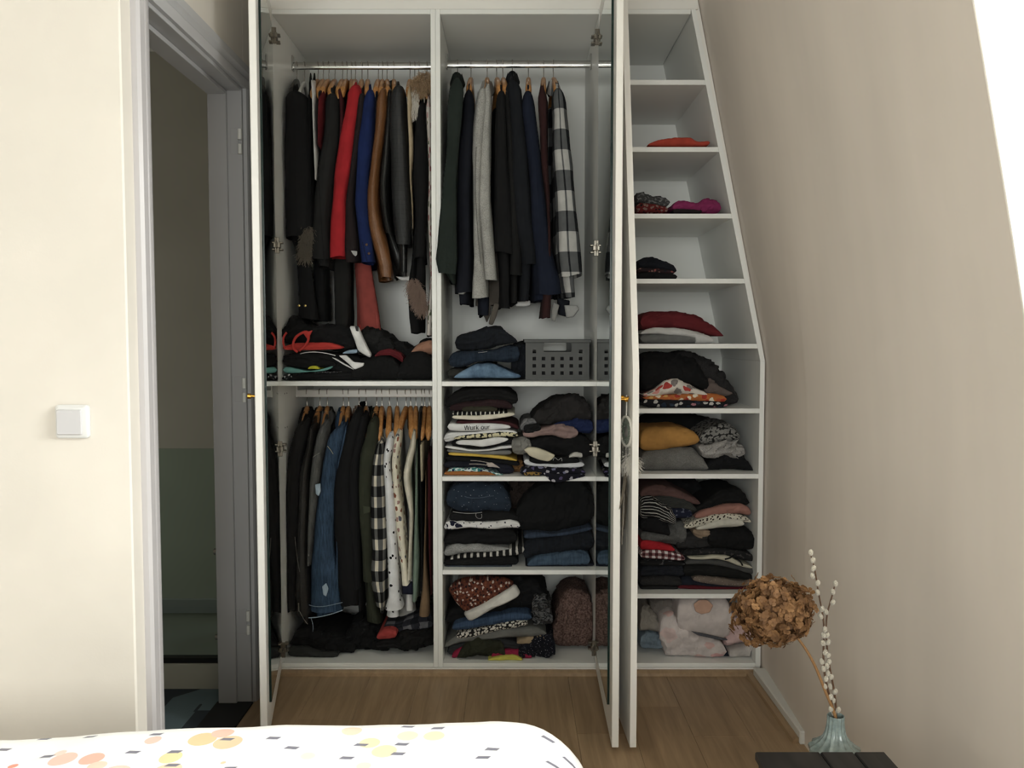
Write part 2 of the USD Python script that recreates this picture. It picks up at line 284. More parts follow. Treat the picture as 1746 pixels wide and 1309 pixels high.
wl = carcass('wardrobe_cabinet', 'left wardrobe cabinet with two hanging rails and a mirrored open door', LX0, LX1, SHELF_L, (-.6, 3.5, 0))
wm_ = carcass('wardrobe_cabinet', 'middle wardrobe cabinet with one rail above three shelves and a mirrored open door', MX0, MX1, SHELF_M, (.03, 3.5, 0))
# right carcass: its right side leans with the roof
kz = zpx(616); xo0, xo1 = xp(1303, 700) - .0, xp(1189, 18) - .006
def out_x(z): return xo0 if z <= kz else xo0 + (xo1 - xo0) * (z - kz) / (Z_TOP - kz)
wr_ = thing('wardrobe_cabinet', 'right wardrobe cabinet of open shelves with a leaning side under the roof slope', 'wardrobe cabinet', (.65, 3.5, 0))
part(wr_, 'side_panel', bx(RX, RX + T, YW, YB, Z_BOT, Z_TOP), WM)
part(wr_, 'side_panel', prism([(out_x(Z_BOT), Z_BOT), (out_x(kz), kz), (out_x(kz) - T, kz), (out_x(Z_BOT) - T, Z_BOT)], YW, YB, 1), WM)
part(wr_, 'leaning_panel', prism([(out_x(kz), kz + .0005), (out_x(Z_TOP), Z_TOP), (out_x(Z_TOP) - T, Z_TOP), (out_x(kz) - T, kz + .0005)], YW, YB, 1), WM)
part(wr_, 'top_panel', bx(RX + T, out_x(Z_TOP) - T, YW + .0005, YB, Z_TOP - T, Z_TOP), WM); part(wr_, 'bottom_panel', bx(RX + T, out_x(Z_BOT) - T, YW + .0005, YB, Z_BOT, Z_BOT + T), WM)
part(wr_, 'back_panel', prism([(RX, Z_BOT), (out_x(Z_BOT), Z_BOT), (out_x(kz), kz), (out_x(Z_TOP), Z_TOP), (RX, Z_TOP)], YB, YB + .006, 1), WM)
for y in SHELF_R:
    z = shelf_z(y); part(wr_, 'shelf', prism([(RX + T, z - T), (out_x(z - T) - T, z - T), (out_x(z) - T, z), (RX + T, z)], YW + .002, YB, 1), WM)
single('wardrobe_plinth', bx(LX0, out_x(0), YW + .0, YW + .03, .0005, Z_BOT - .001), WE, 'long white plinth under the three wardrobe cabinets', 'plinth')
single('wardrobe_filler', bx(LX0, .70, YW + .006, YW + .022, Z_TOP + .0015, CEIL - .001), WE, 'white filler panel between the wardrobe top and the ceiling', 'filler panel')
fz = [Z_BOT + .001, kz - .002]; fo = lambda z: wall_x(z, 3.2) - .003
single('wardrobe_filler', prism([(out_x(0) + .0025, .03), (out_x(0) + .0025, kz - .003), (fo(kz - .003), kz - .003), (fo(.1), .03)], YW + .010, YW + .028, 1), WE, 'short upright white filler strip beside the right cabinet below the roof slope', 'filler strip')
single('wardrobe_filler', prism([(out_x(kz + .003) + .0025, kz + .003), (out_x(Z_TOP) + .0025, Z_TOP), (.702, Z_TOP + .002), (.702, CEIL - .002), (fo(CEIL), CEIL - .002), (fo(Z_TOP), Z_TOP), (fo(2.), 2.), (fo(1.6), 1.6), (fo(kz + .06), kz + .06), (fo(kz + .003), kz + .003)], YW + .010, YW + .028, 1), WE, 'long leaning white filler strip between the right cabinet and the roof slope', 'filler strip')
# rails
YR = 3.485
def rail(c, x0, x1, z, oval=True, m='chrome'):
    if oval:
        th = np.arange(20) * 2 * math.pi / 20; poly = [(YR + .0075 * math.cos(t), z + .015 * math.sin(t)) for t in th]
        part(c, 'hanging_rail', prism(poly, x0, x1, 0), M[m], 40)
    else: part(c, 'hanging_rail', bx(x0, x1, YR - .0125, YR + .0125, z - .02, z + .011, .003), M[m])
    for x, s in ((x0, 1), (x1, -1)):
        part(c, 'rail_bracket', cat(bx(min(x, x + s * .006), max(x, x + s * .006), YR - .013, YR + .013, z - .02, z + .04), ), M['chrome' if oval else 'rail_white'])
ZR1 = unproject(620, 112.5, YR)[1]; ZR2 = unproject(620, 668.5, YR)[1]; ZR3 = unproject(880, 109.5, YR)[1]
rail(wl, LX0 + T, LX1 - T, ZR1); rail(wl, LX0 + T, LX1 - T, ZR2, False, 'rail_white'); rail(wm_, MX0 + T, MX1 - T, ZR3)
# shelf-pin holes on the left side panel
for k, (yy, zz) in enumerate(((3.30, 671), (3.30, 729))):
    z = unproject(486, zz, 3.30)[1]; part(wl, 'pin_hole', tube([(LX0 + T - .001, yy, z), (LX0 + T + .0006, yy, z)], .003, 8), M['dark_steel']); part(wl, 'pin_hole', tube([(LX0 + T - .001, yy + .032, z), (LX0 + T + .0006, yy + .032, z)], .003, 8), M['dark_steel'])
# doors
def place(m, hinge, direction, normal):       # local (u along the leaf, n outward, z) -> world
    v = np.array(m.vertices); w = np.c_[hinge[0] + v[:, 0] * direction[0] + v[:, 1] * normal[0], hinge[1] + v[:, 0] * direction[1] + v[:, 1] * normal[1], v[:, 2]]
    r = trimesh.Trimesh(w, m.faces, process=False)
    if direction[0] * normal[1] - direction[1] * normal[0] < 0: r.invert()
    return r
def door(c, hinge, ang, outn, width, mirror, hinges, hz, handle_z, poly=None, tt=.022, hin=.045):
    dv = (math.cos(ang), math.sin(ang)); nv = outn
    P = lambda m: place(m, hinge, dv, nv)
    z0, z1 = .022, Z_TOP - .002
    leaf = bx(0, width, 0, tt, z0, z1, .002) if poly is None else prism(poly, 0, tt, 1)
    dr = part(c, 'door', P(leaf), WE)
    if mirror:
        part(dr, 'mirror', P(bx(.06, width - .085, -.0072, -.0002, .125, z1 - .09, .0003)), M['mirror'])
        part(dr, 'mirror_edge', P(cat(bx(width - .0849, width - .0835, -.0074, -.0002, .125, z1 - .09, .0002), bx(.06, width - .085, -.0074, -.0002, .1236, .1249, .0002))), M['glass_edge'])
    bar = cat(tube([(width - hin, tt, handle_z), (width - hin, tt + .016, handle_z)], .0045, 10), tube([(width - hin, tt + .016, handle_z), (width - hin, tt + .026, handle_z)], .0085, 14))
    part(dr, 'handle', P(bar), M['brass'], 40, label='small brass knob')
    for z in hinges:
        part(dr, 'hinge', P(cat(tube([(.028, -.001, z), (.028, -.007, z)], .0165, 16), bx(.004, .05, -.010, -.0055, z - .012, z + .012), bx(-.03, .012, -.02, -.008, z - .009, z + .009), bx(-.05, -.02, -.028, -.012, z - .016, z - .010), bx(-.05, -.02, -.028, -.012, z + .010, z + .016), bx(.001, .006, -.016, -.001, z - .03, z + .03))), M['hinge_steel'])
    return dr
a1 = -math.radians(78.5)
door(wl, (LX0 + .0195, 3.193), a1, (math.sin(a1), -math.cos(a1)), .618, True, [unproject(473, y, 3.19)[1] for y in (60, 418, 765, 1108)], None, unproject(445, 676, 2.6)[1])
a2 = math.radians(270 - 1.1)
door(wm_, (MX1 - T + .001, 3.193), a2, (-math.sin(a2), math.cos(a2)), .625, True, [unproject(1012, y, 3.19)[1] for y in (63, 423, 765, 1105)], None, unproject(1060, 681, 2.6)[1])
a3 = -math.radians(88.0); w3 = out_x(0) - RX - .004; w4 = out_x(Z_TOP) - RX - .004; kd = kz - .01
door(wr_, (RX + .026, 3.193), a3, (math.sin(a3), -math.cos(a3)), w3, False, [unproject(1060, y, 3.19)[1] for y in (63, 423, 765, 1105)], None, unproject(1072, 678, 2.64)[1], poly=[(0, .022), (w3, .022), (w3, kd), (w4, Z_TOP - .002), (0, Z_TOP - .002)], tt=.02, hin=.072)
# ================================================================ bed in the foreground
def sstep(a, b, x): t = np.clip((x - a) / (b - a), 0, 1); return t * t * (3 - 2 * t)
mat_print = {'g': ('geometry', {}), 'p': ('principled_bsdf', dict(roughness=.85, sheen_weight=.1)), 'n': ('noise_texture', dict(scale=60., detail=3.)), 'b': ('bump', dict(strength=.2, distance=.003))}
lk = [('g.position', 'n.vector'), ('n.fac', 'b.height'), ('b.normal', 'p.normal')]
ZD = .540
circ = [(20, 1278, .047, (240, 150, 125)), (20, 1300, .05, (240, 155, 128)), (105, 1274, .05, (246, 196, 180)), (100, 1262, .04, (250, 214, 200)), (155, 1277, .043, (246, 180, 160)), (260, 1250, .03, (244, 196, 180)), (345, 1252, .042, (246, 198, 150)), (388, 1258, .042, (247, 200, 160)),
        (165, 1290, .035, (248, 205, 185)), (290, 1281, .035, (249, 214, 160)), (55, 1307, .035, (238, 150, 125)), (130, 1307, .035, (240, 160, 135)), (195, 1302, .045, (249, 205, 190)), (285, 1302, .04, (249, 212, 180)), (380, 1240.5, .035, (244, 190, 170)), (600, 1241, .03, (248, 215, 190)), (630, 1263, .03, (250, 226, 180)), (655, 1278, .035, (250, 226, 180)), (740, 1254, .03, (251, 228, 190)), (380, 1294, .012, (248, 205, 165)), (695, 1252, .03, (251, 232, 200)), (525, 1285, .02, (252, 232, 205)), (620, 1303, .02, (251, 226, 200))]
prev = None
for i, (px, py, r, c) in enumerate(circ):
    r *= .68; c = tuple(v + (255 - v) * .05 for v in c)
    X, Yc = at_z(px, py, ZD)
    mat_print |= {'v%d' % i: ('vector_math', dict(math_type='distance', vector2=(X, Yc, ZD))), 't%d' % i: ('math', dict(math_type='less_than', value2=r)), 'x%d' % i: ('mix', dict(color1=lin((253, 251, 248)), color2=lin(c)))}
    lk += [('g.position', 'v%d.vector1' % i), ('v%d.value' % i, 't%d.value1' % i), ('t%d.value' % i, 'x%d.fac' % i)] + ([('x%d.color' % prev, 'x%d.color1' % i)] if prev is not None else []); prev = i
mat_print |= {'mp': ('mapping', dict(scale=(9, 9, 0.), rotation=(0, 0, .25))), 'vd': ('voronoi_texture', dict(dimensions='2D', scale=1., metric='chebychev', randomness=.75)), 'td': ('math', dict(math_type='less_than', value2=.085)), 'xd': ('mix', dict(color2=lin((120, 118, 130))))}
mat_print['mp'] = ('mapping', dict(scale=(7., 17, 0.), rotation=(0, 0, .25)))
lk += [('g.position', 'mp.vector'), ('mp.vector', 'vd.vector'), ('vd.distance', 'td.value1'), ('td.value', 'xd.fac'), ('x%d.color' % prev, 'xd.color1'), ('xd.color', 'p.base_color')]
mat('duvet_print', mat_print, lk)
def duvet():
    n, m = 150, 110; X = np.linspace(-2.45, .225, n); Y = np.linspace(-1.3, 1.76, m); gx, gy = np.meshgrid(X, Y, indexing='ij')
    edge_y = 1.745 + 0 * gx; edge_x = .20
    dy = np.clip((gy - (edge_y - .13)) / .13, 0, 1); dx = np.clip((gx - (edge_x - .25)) / .25, 0, 1)
    h = .538 - .036 * sstep(-.45, -1.25, gx) + .022 * (meshkit.fbm(np.stack([gx * 3.2, gy * 3.2, gx * 0], -1), 3) - .5) + .006 * (meshkit.fbm(np.stack([gx * 11, gy * 11, gx * 0], -1), 3, 5) - .5)
    d = np.sqrt(np.clip(dx, 0, 1) ** 3.0 + np.clip(dy, 0, 1) ** 2.6); h = h - .34 * (1 - np.sqrt(np.clip(1 - np.minimum(d, 1) ** 2, 0, 1)))
    v = np.stack([gx, gy, h], -1).reshape(-1, 3); f = grid_faces(n, m); vb = v.copy(); vb[:, 2] = np.minimum(v[:, 2] - .015, .5); k = len(v)
    rim = [i * m for i in range(n)] + [(n - 1) * m + j for j in range(m)] + [i * m + m - 1 for i in range(n - 1, -1, -1)] + [j for j in range(m - 1, -1, -1)]
    fs = [(a, a + k, b + k) for a, b in zip(rim, rim[1:])] + [(a, b + k, b) for a, b in zip(rim, rim[1:])]
    return np.vstack([v, vb]), np.vstack([f, f[:, ::-1] + k, fs])
V, Fq = duvet()
single('duvet', (V, Fq), M['duvet_print'], 'white duvet printed with peach and orange circles and grey dashes in the foreground', 'duvet', smooth=50)
single('mattress', trimesh.convex.convex_hull(np.vstack([bx(-2.4, .11, -1.25, 1.63, .24, .47, .03).vertices])), M['trim_white'], 'white mattress under the printed duvet', 'mattress')
bd = thing('bed_base', 'low bed base under the mattress in the foreground', 'bed', (-1.2, .2, 0))
part(bd, 'bed_frame', bx(-2.4, .05, -1.25, 1.62, .12, .239), M['trim_white'])
for a in (-2.3, -.05):
    for b in (-1.15, 1.52): part(bd, 'leg', bx(a - .03, a + .03, b - .03, b + .03, 0, .1195), M['trim_white'])
# ================================================================ dark crate table, plant stand, vase and dried flowers
mat('black_wood', {'g': ('geometry', {}), 'm': ('mapping', dict(scale=(1, .08, 1))), 'n': ('noise_texture', dict(scale=50., detail=5.)), 'r': ('rgb_ramp', {'ramp': [(.3, lin((24, 22, 22))), (.75, lin((46, 43, 42)))]}), 'b': ('bump', dict(strength=.4, distance=.002)), 'p': ('principled_bsdf', dict(roughness=.5))},
    [('g.position', 'm.vector'), ('m.vector', 'n.vector'), ('n.fac', 'r.fac'), ('r.color', 'p.base_color'), ('n.fac', 'b.height'), ('b.normal', 'p.normal')])
BW = M['black_wood']; ZT = .455
xa, ya = at_z(1288, 1284, ZT); xb, yb = at_z(1509, 1281, ZT)
ct = thing('side_table', 'black plank-topped side table at the lower right corner', 'side table', ((xa + xb) / 2, 1.45, 0))
cuts = [xa, xa + (xb - xa) * .5, xa + (xb - xa) * .76, xb]; Y1 = 1.69; Y0 = 1.16
for i in range(3): part(ct, 'plank', bx(cuts[i] + .001, cuts[i + 1] - .001, Y0, Y1, ZT - .018, ZT, .0025), BW)
part(ct, 'apron', cat(bx(xa + .006, xb - .006, Y0 + .01, Y0 + .028, ZT - .1, ZT - .0185), bx(xa + .006, xb - .006, Y1 - .028, Y1 - .01, ZT - .1, ZT - .0185), bx(xa + .006, xa + .024, Y0 + .029, Y1 - .029, ZT - .1, ZT - .0185), bx(xb - .024, xb - .006, Y0 + .029, Y1 - .029, ZT - .1, ZT - .0185)), BW)
for a in (xa + .025, xb - .025):
    for b in (Y0 + .03, Y1 - .03): part(ct, 'leg', bx(a - .018, a + .018, b - .018, b + .018, 0, ZT - .1005), BW)
VX, VY, VZ = unproject(1424, 1270, 1.79)[0], 1.79, unproject(1424, 1287, 1.79)[1]
ps = thing('plant_stand', 'slim black pedestal behind the side table, carrying the vase', 'stand', (VX, VY, 0))
part(ps, 'stand_top', lathe([(0, VZ - .014), (.046, VZ - .014), (.047, VZ - .0125), (.047, VZ - .0015), (.046, VZ - .0003), (0, VZ - .0003)], VX, VY, 32), BW)
part(ps, 'column', lathe([(0, .02), (.012, .02), (.012, VZ - .0142), (0, VZ - .0142)], VX, VY, 16), BW); part(ps, 'foot', lathe([(0, 0), (.09, 0), (.09, .012), (.02, .0198), (0, .0198)], VX, VY, 32), BW)
mat('celadon', {'g': ('geometry', {}), 'n': ('noise_texture', dict(scale=90., detail=4.)), 'r': ('rgb_ramp', {'ramp': [(.3, lin((118, 132, 131))), (.7, lin((152, 167, 164)))]}), 'p': ('principled_bsdf', dict(roughness=.22, coat_weight=.5))}, [('g.position', 'n.vector'), ('n.fac', 'r.fac'), ('r.color', 'p.base_color')])
zt = unproject(1424, 1219, 1.79)[1]; H_ = zt - VZ
prof = [(.0, 0), (.046, 0), (.052, .004), (.0545, .011), (.0525, .017), (.043, .023), (.033, .031), (.0255, .041), (.0208, .053), (.0185, .066), (.0174, .078), (.0178, H_ - .002), (.0172, H_), (.0158, H_ - .002), (.0152, H_ - .02), (.0145, .04), (0, .038)]
va = thing('vase', 'small celadon ribbed vase with a flared foot holding dried flowers', 'vase', (VX, VY, VZ))
ribs = lambda th, t: (.085 * math.cos(14 * th) if t < .72 else .02 * math.cos(14 * th)) * (1 if t > .06 else 0)
pr = [(r, VZ + z) for r, z in prof]
part(va, 'vase_body', lathe(pr, VX, VY, 168, lambda th, t: (0 if t > .76 else .10 * (1 - abs(math.sin(7 * th))) - .05) * (0 if t < .06 else 1)), M['celadon'], 50)
mat('petal', {'o': ('geometry', {}), 'n': ('noise_texture', dict(scale=42., detail=3.)), 'r': ('rgb_ramp', {'ramp': [(.25, lin((98, 68, 42))), (.5, lin((128, 92, 58))), (.72, lin((170, 128, 84)))]}), 'p': ('principled_bsdf', dict(roughness=.7)), 't': ('translucent_bsdf', {}), 'm': ('mix_closure', dict(fac=.25))},
    [('o.position', 'n.vector'), ('n.fac', 'r.fac'), ('r.color', 'p.base_color'), ('r.color', 't.color'), ('p.BSDF', 'm.closure1'), ('t.BSDF', 'm.closure2')], 'm.closure')
plain('dry_stem', (150, 112, 72), .7, bump=.4, bscale=150); plain('twig', (92, 66, 48), .6, bump=.5, bscale=200); plain('catkin', (192, 184, 168), .95, bump=1., bscale=600, sheen_weight=.5)
HX, HZ = unproject(1320, 1043, 1.77); HY = 1.77
rs = np.random.RandomState(7)
hy = thing('dried_hydrangea', 'brown dried hydrangea head on a curved stem leaning left out of the vase', 'dried flower', (VX, VY, zt))
sp = [(VX + .003, VY, VZ + .045), (VX - .003, VY - .004, zt + .0)] + [(*unproject(q[0], q[1], 1.785)[:1], 1.785, unproject(q[0], q[1], 1.785)[1]) for q in ((1408, 1180), (1394, 1145), (1376, 1110), (1357, 1084), (1335, 1062))]
def spline(p, n):
    from scipy.interpolate import make_interp_spline
    p = np.array(p, float); t = np.r_[0, np.cumsum(np.linalg.norm(np.diff(p, axis=0), axis=1))]
    return make_interp_spline(t, p, k=min(3, len(p) - 1))(np.linspace(0, t[-1], n))
part(hy, 'stem', tube(spline(sp, 30), np.linspace(.0036, .0026, 30), 8), M['dry_stem'], True)
part(hy, 'core', (lambda s: trimesh.Trimesh(s.vertices * [.062, .055, .05] + [HX, HY, HZ], s.faces))(trimesh.creation.icosphere(2)), M['petal'], True, label='dark centre of the flower head')
def floret(c, nrm, s):
    nrm = nrm / np.linalg.norm(nrm); a = np.cross(nrm, rs.randn(3)); a /= np.linalg.norm(a); b = np.cross(nrm, a); v, f = [], []
    for k in range(4):
        th = k * math.pi / 2 + rs.uniform(-.25, .25); d = math.cos(th) * a + math.sin(th) * b; e = np.cross(nrm, d); L = s * rs.uniform(.8, 1.15); W = L * .56; cup = rs.uniform(-.1, .55); o = len(v)
        for u, w, h in ((.06, .0, 0), (.35, .75, .05), (.35, -.75, .05), (.75, .95, .25), (.75, -.95, .25), (1., .35, .4), (1., -.35, .4), (.55, 0, -.02)):
            v.append(c + d * L * u + e * W * w + nrm * L * (h * cup + rs.uniform(-.05, .05)))
        f += [(o, o + 1, o + 7), (o, o + 7, o + 2), (o + 1, o + 3, o + 7), (o + 2, o + 7, o + 4), (o + 3, o + 5, o + 7), (o + 5, o + 6, o + 7), (o + 6, o + 4, o + 7)]
    return np.array(v), np.array(f)
gold = (1 + 5 ** .5) / 2
for i in range(296):
    zz = 1 - 2 * (i + .5) / 296; th = 2 * math.pi * i / gold; d = np.array([math.sqrt(1 - zz * zz) * math.cos(th), math.sqrt(1 - zz * zz) * math.sin(th), zz]) + rs.randn(3) * .10
    d /= np.linalg.norm(d); r = 1 + rs.uniform(-.10, .12) + .10 * math.sin(3 * th + 2 * zz)
    low = 1 - .12 * max(0, d[0] + .2) * (d[2] < -.2)
    p = np.array([HX, HY, HZ]) + d * np.array([.080, .072, .068]) * r * low + np.array([-.018 if d[2] < -.5 else 0, 0, 0])
    part(hy, 'floret', floret(p, d + rs.randn(3) * .5, .0092), M['petal'])
fl = [floret(np.array([HX, HY, HZ]) + q * np.array([.076, .068, .064]) * rs.uniform(.8, 1.06), q + rs.randn(3) * .5, .0088) for q in (lambda a: a / np.linalg.norm(a, axis=1, keepdims=True))(rs.randn(620, 3))]
part(hy, 'small_florets', cat(*fl), M['petal'], kind='stuff')
def twig(label, pts, cats, Yd):
    t = thing('pussy_willow_branch', label, 'branch', (VX, VY, zt))
    P3 = [(VX + pts[0][0], VY + pts[0][1], VZ + .045)] + [(unproject(a, b, Yd)[0], Yd, unproject(a, b, Yd)[1]) for a, b in pts[1:]]
    part(t, 'stem', tube(spline(P3, 40), np.linspace(.0026, .0014, 40), 7), M['twig'], True)
    for a, b, s in cats:
        X, Z = unproject(a, b, Yd); m = trimesh.creation.icosphere(2, 1.0); v = m.vertices * np.array([.0052, .0052, .0072]) * (1 - .25 * m.vertices[:, 2:3]); an = s * .45; c_, s_ = math.cos(an), math.sin(an)
        v = np.c_[v[:, 0] * c_ + v[:, 2] * s_, v[:, 1], v[:, 2] * c_ - v[:, 0] * s_] + [X, Yd - .002, Z]
        part(t, 'catkin', trimesh.Trimesh(v, m.faces), M['catkin'], True)
twig('taller pussy willow branch reaching up left from the vase', [(.004, 0), (1420, 1205), (1408, 1160), (1404, 1110), (1405, 1070), (1403, 1050), (1396, 1012), (1390, 975), (1382, 945)], [(1382, 940, 0), (1386, 953, .5), (1387, 967, 1), (1384, 980, -1), (1394, 992, .6), (1393, 1008, -.4), (1401, 1036, .5), (1398, 1049, -1), (1406, 1071, .3), (1403, 1081, -.8), (1402, 1094, -1), (1407, 1110, 0.6), (1400, 1126, -1), (1403, 1138, -.5), (1408, 1155, .4), (1405, 1168, -1), (1416, 1186, .6), (1416, 1206, -.2)], 1.788)
twig('shorter pussy willow branch upright in the vase', [(-.002, 0.004), (1425, 1202), (1420, 1165), (1412, 1120), (1409, 1080), (1410, 1050), (1416, 1025), (1424, 993)], [(1424, 993, 0), (1419, 1007, -.6), (1420, 1025, 1), (1407, 1041, -1), (1410, 1081, 1), (1412, 1093, 1), (1412, 1115, 1), (1413, 1126, .6), (1409, 1133, -.6), (1411, 1146, 0), (1417, 1152, 1), (1414, 1168, -.5), (1424, 1177, 1), (1420, 1192, .2), (1429, 1208, .8), (1421, 1214, -.5)], 1.795)
# ================================================================ fabrics (patterns follow the cloth's own uv, in metres)
FAB = {}
def fab(c, kind='cloth', *cols, s=1., rough=.92, a=.5):
    key = (c, kind, cols, s, rough, a)
    if key in FAB: return FAB[key]
    def tone(q):
        g = .3 * q[0] + .59 * q[1] + .11 * q[2]; k = .96 if g > 170 else .86 if g > 70 else .74
        return tuple((g + (v - g) * .86) * k for v in q)
    L = [lin(tone(c))] + [lin(tone(q)) for q in cols]
    N = {'tc': ('texture_coordinate', {}), 'g': ('geometry', {}), 'mo': ('noise_texture', dict(scale=22., detail=4.)), 'mr': ('rgb_ramp', {'ramp': [(.3, (.82,) * 3), (.7, (1.06,) * 3)]}), 'mx': ('mix', dict(mix_type='multiply', fac=1.)),
         'bn': ('noise_texture', dict(scale=70., detail=4.)), 'bu': ('bump', dict(strength=.35, distance=.004)), 'p': ('principled_bsdf', dict(roughness=rough, specular_ior_level=.3))}
    K = [('g.position', 'mo.vector'), ('mo.fac', 'mr.fac'), ('mr.color', 'mx.color2'), ('mx.color', 'p.base_color'), ('g.position', 'bn.vector'), ('bn.fac', 'bu.height'), ('bu.normal', 'p.normal')]
    def col(src): K.append((src, 'mx.color1'))
    def flat(): N['mx'][1]['color1'] = L[0]
    def frac(axis, nm, per, thr):
        N.setdefault('sx', ('separate_xyz', {}));
        if ('tc.UV', 'sx.vector') not in K: K.append(('tc.UV', 'sx.vector'))
        N[nm + 'd'] = ('math', dict(math_type='divide', value2=per)); N[nm + 'f'] = ('math', dict(math_type='fraction')); N[nm + 't'] = ('math', dict(math_type='greater_than', value2=thr))
        K.extend([('sx.' + axis, nm + 'd.value1'), (nm + 'd.value', nm + 'f.value1'), (nm + 'f.value', nm + 't.value1')]); return nm + 't.value'
    if kind in ('cloth', 'leather', 'knit'):
        flat()
        if kind == 'leather':
            N['p'][1].update(roughness=.38, specular_ior_level=.5); N['bn'] = ('voronoi_texture', dict(scale=220.)); K.remove(('bn.fac', 'bu.height')); K.append(('bn.distance', 'bu.height')); N['bu'][1]['distance'] = .0015
        if kind == 'knit':
            N['w'] = ('wave_texture', dict(scale=55 * s, distortion=3., detail=2.)); K.remove(('bn.fac', 'bu.height')); K.extend([('g.position', 'w.vector'), ('w.fac', 'bu.height')]); N['bu'][1].update(strength=.6)
    elif kind in ('denim', 'melange', 'wash'):
        sc, st = {'denim': (160, (1, .12, .12)), 'melange': (260, (1, 1, 1)), 'wash': (9, (1, 1, .4))}[kind]
        N |= {'mp': ('mapping', dict(scale=st)), 'n': ('noise_texture', dict(scale=sc * s, detail=5., roughness=.7)), 'r': ('rgb_ramp', {'ramp': [(.36, L[0]), (.66, L[1])]})}
        K += [('g.position', 'mp.vector'), ('mp.vector', 'n.vector'), ('n.fac', 'r.fac')]; col('r.color')
    elif kind == 'plaid':
        u, v = frac('x', 'a', .18 * s * a, .5), frac('y', 'b', .09 * s, .5)
        N |= {'sum': ('math', dict(math_type='add')), 'hf': ('math', dict(math_type='multiply', value2=.5)), 'r': ('rgb_ramp', {'ramp': [(0., L[0]), (.3, L[1]), (.7, L[2])], 'interpolate': False})}
        K += [(u, 'sum.value1'), (v, 'sum.value2'), ('sum.value', 'hf.value1'), ('hf.value', 'r.fac')]; col('r.color')
    elif kind in ('stripe', 'vstripe'):
        t = frac('y' if kind == 'stripe' else 'x', 'a', .02 * s, a); N['x'] = ('mix', dict(color1=L[0], color2=L[1])); K.append((t, 'x.fac')); col('x.color')
    elif kind in ('dots', 'blobs', 'leopard', 'paisley'):
        N |= {'mp': ('mapping', dict(scale=(1, 1, 0))), 'v': ('voronoi_texture', dict(dimensions='2D', scale=40. / s, randomness=.85)), 't': ('math', dict(math_type='less_than', value2=a * .6)), 'x': ('mix', dict(color1=L[0], color2=L[-1]))}
        K += [('tc.UV', 'mp.vector')]
        if kind in ('blobs', 'paisley'):
            N |= {'dn': ('noise_texture', dict(scale=60. / s, detail=2.)), 'dm': ('vector_math', dict(math_type='multiply_add', vector2=(.018 * s,) * 3))}
            K += [('mp.vector', 'dn.vector'), ('dn.color', 'dm.vector1'), ('mp.vector', 'dm.vector3'), ('dm.vector', 'v.vector')]
            N |= {'sc': ('separate_color', {}), 'r': ('rgb_ramp', {'ramp': [(i / max(1, len(L) - 1), q) for i, q in enumerate(L[1:])], 'interpolate': False})}
            K += [('v.color', 'sc.color'), ('sc.r', 'r.fac'), ('r.color', 'x.color2')]
        else: K.append(('mp.vector', 'v.vector'))
        if kind == 'leopard': N['t'] = ('math', dict(math_type='greater_than', value2=a * .6))
        K += [('v.distance', 't.value1'), ('t.value', 'x.fac')]; col('x.color')
    FAB[key] = mat('fabric_%03d' % len(FAB), N, K)
    return FAB[key]
BLACK = fab((25, 25, 27)); COAL = fab((42, 42, 42)); NAVY = fab((28, 33, 50)); WHITE = fab((236, 235, 234)); CREAM = fab((232, 224, 204)); WOOD = None
DENIM = fab((46, 72, 102), 'denim', (72, 102, 136)); DDENIM = fab((32, 46, 66), 'denim', (50, 68, 92)); INK = fab((26, 30, 38), 'denim', (36, 42, 54)); GREYK = fab((140, 140, 138), 'melange', (176, 176, 174)); LGREY = fab((176, 176, 174))
mat('hanger_wood', {'g': ('texture_coordinate', {}), 'm': ('mapping', dict(scale=(40, 4, 40))), 'n': ('noise_texture', dict(scale=3., detail=4.)), 'o': ('object_info', {}), 'r': ('rgb_ramp', {'ramp': [(.3, lin((168, 112, 60))), (.7, lin((200, 146, 88)))]}), 'p': ('principled_bsdf', dict(roughness=.35, coat_weight=.3))},
    [('g.object', 'm.vector'), ('m.vector', 'n.vector'), ('n.fac', 'r.fac'), ('r.color', 'p.base_color')])
plain('hanger_plastic', (222, 222, 216), .25); plain('hanger_black', (40, 40, 40), .4); plain('button_brown', (86, 60, 44), .4); plain('snap_gold', (212, 190, 120), .25, 1.); plain('zip_steel', (150, 148, 144), .35, 1.)
# ================================================================ hangers
HANGER = {}
def hanger_mesh(kind):
    th = np.linspace(-.35 * math.pi, 1.08 * math.pi, 18); R = .0175
    hook = [(0, R * math.cos(t) , R * math.sin(t)) for t in th][::-1]           # tip ... back over the rail
    hook = [(0, R * math.cos(t), R * math.sin(t)) for t in np.linspace(1.05 * math.pi, -.32 * math.pi, 18)] + [(0, .008, -.026), (0, 0, -.034), (0, 0, -.072)]
    hk = tube(hook, .0018, 8); v, f = [], []; n, m = 29, 12
    for i in range(n):
        y = -.168 + .336 * i / (n - 1); q = abs(y) / .168; zc = -.074 - .085 * q ** 1.3 - .01 * (q > .97); hw = (.0105 + .002 * q) * (.4 if i in (0, n - 1) else 1); hh = (.019 + .004 * (1 - abs(q - .25))) * (.5 if i in (0, n - 1) else 1)
        if kind == 'plastic': hw, hh = hw * .55, hh * .5
        for j in range(m):
            a = 2 * math.pi * j / m; c, s_ = math.cos(a), math.sin(a)
            v.append((hw * math.copysign(abs(c) ** .7, c), y, zc + hh * math.copysign(abs(s_) ** .7, s_)))
    f = list(grid_faces(n, m, True)); v += [(0, -.17, -.169), (0, .17, -.169)]; k = n * m
    for j in range(m): f += [(k, (j + 1) % m, j), (k + 1, k - m + j, k - m + (j + 1) % m)]
    return hk, trimesh.Trimesh(np.array(v), np.array(f), process=False)
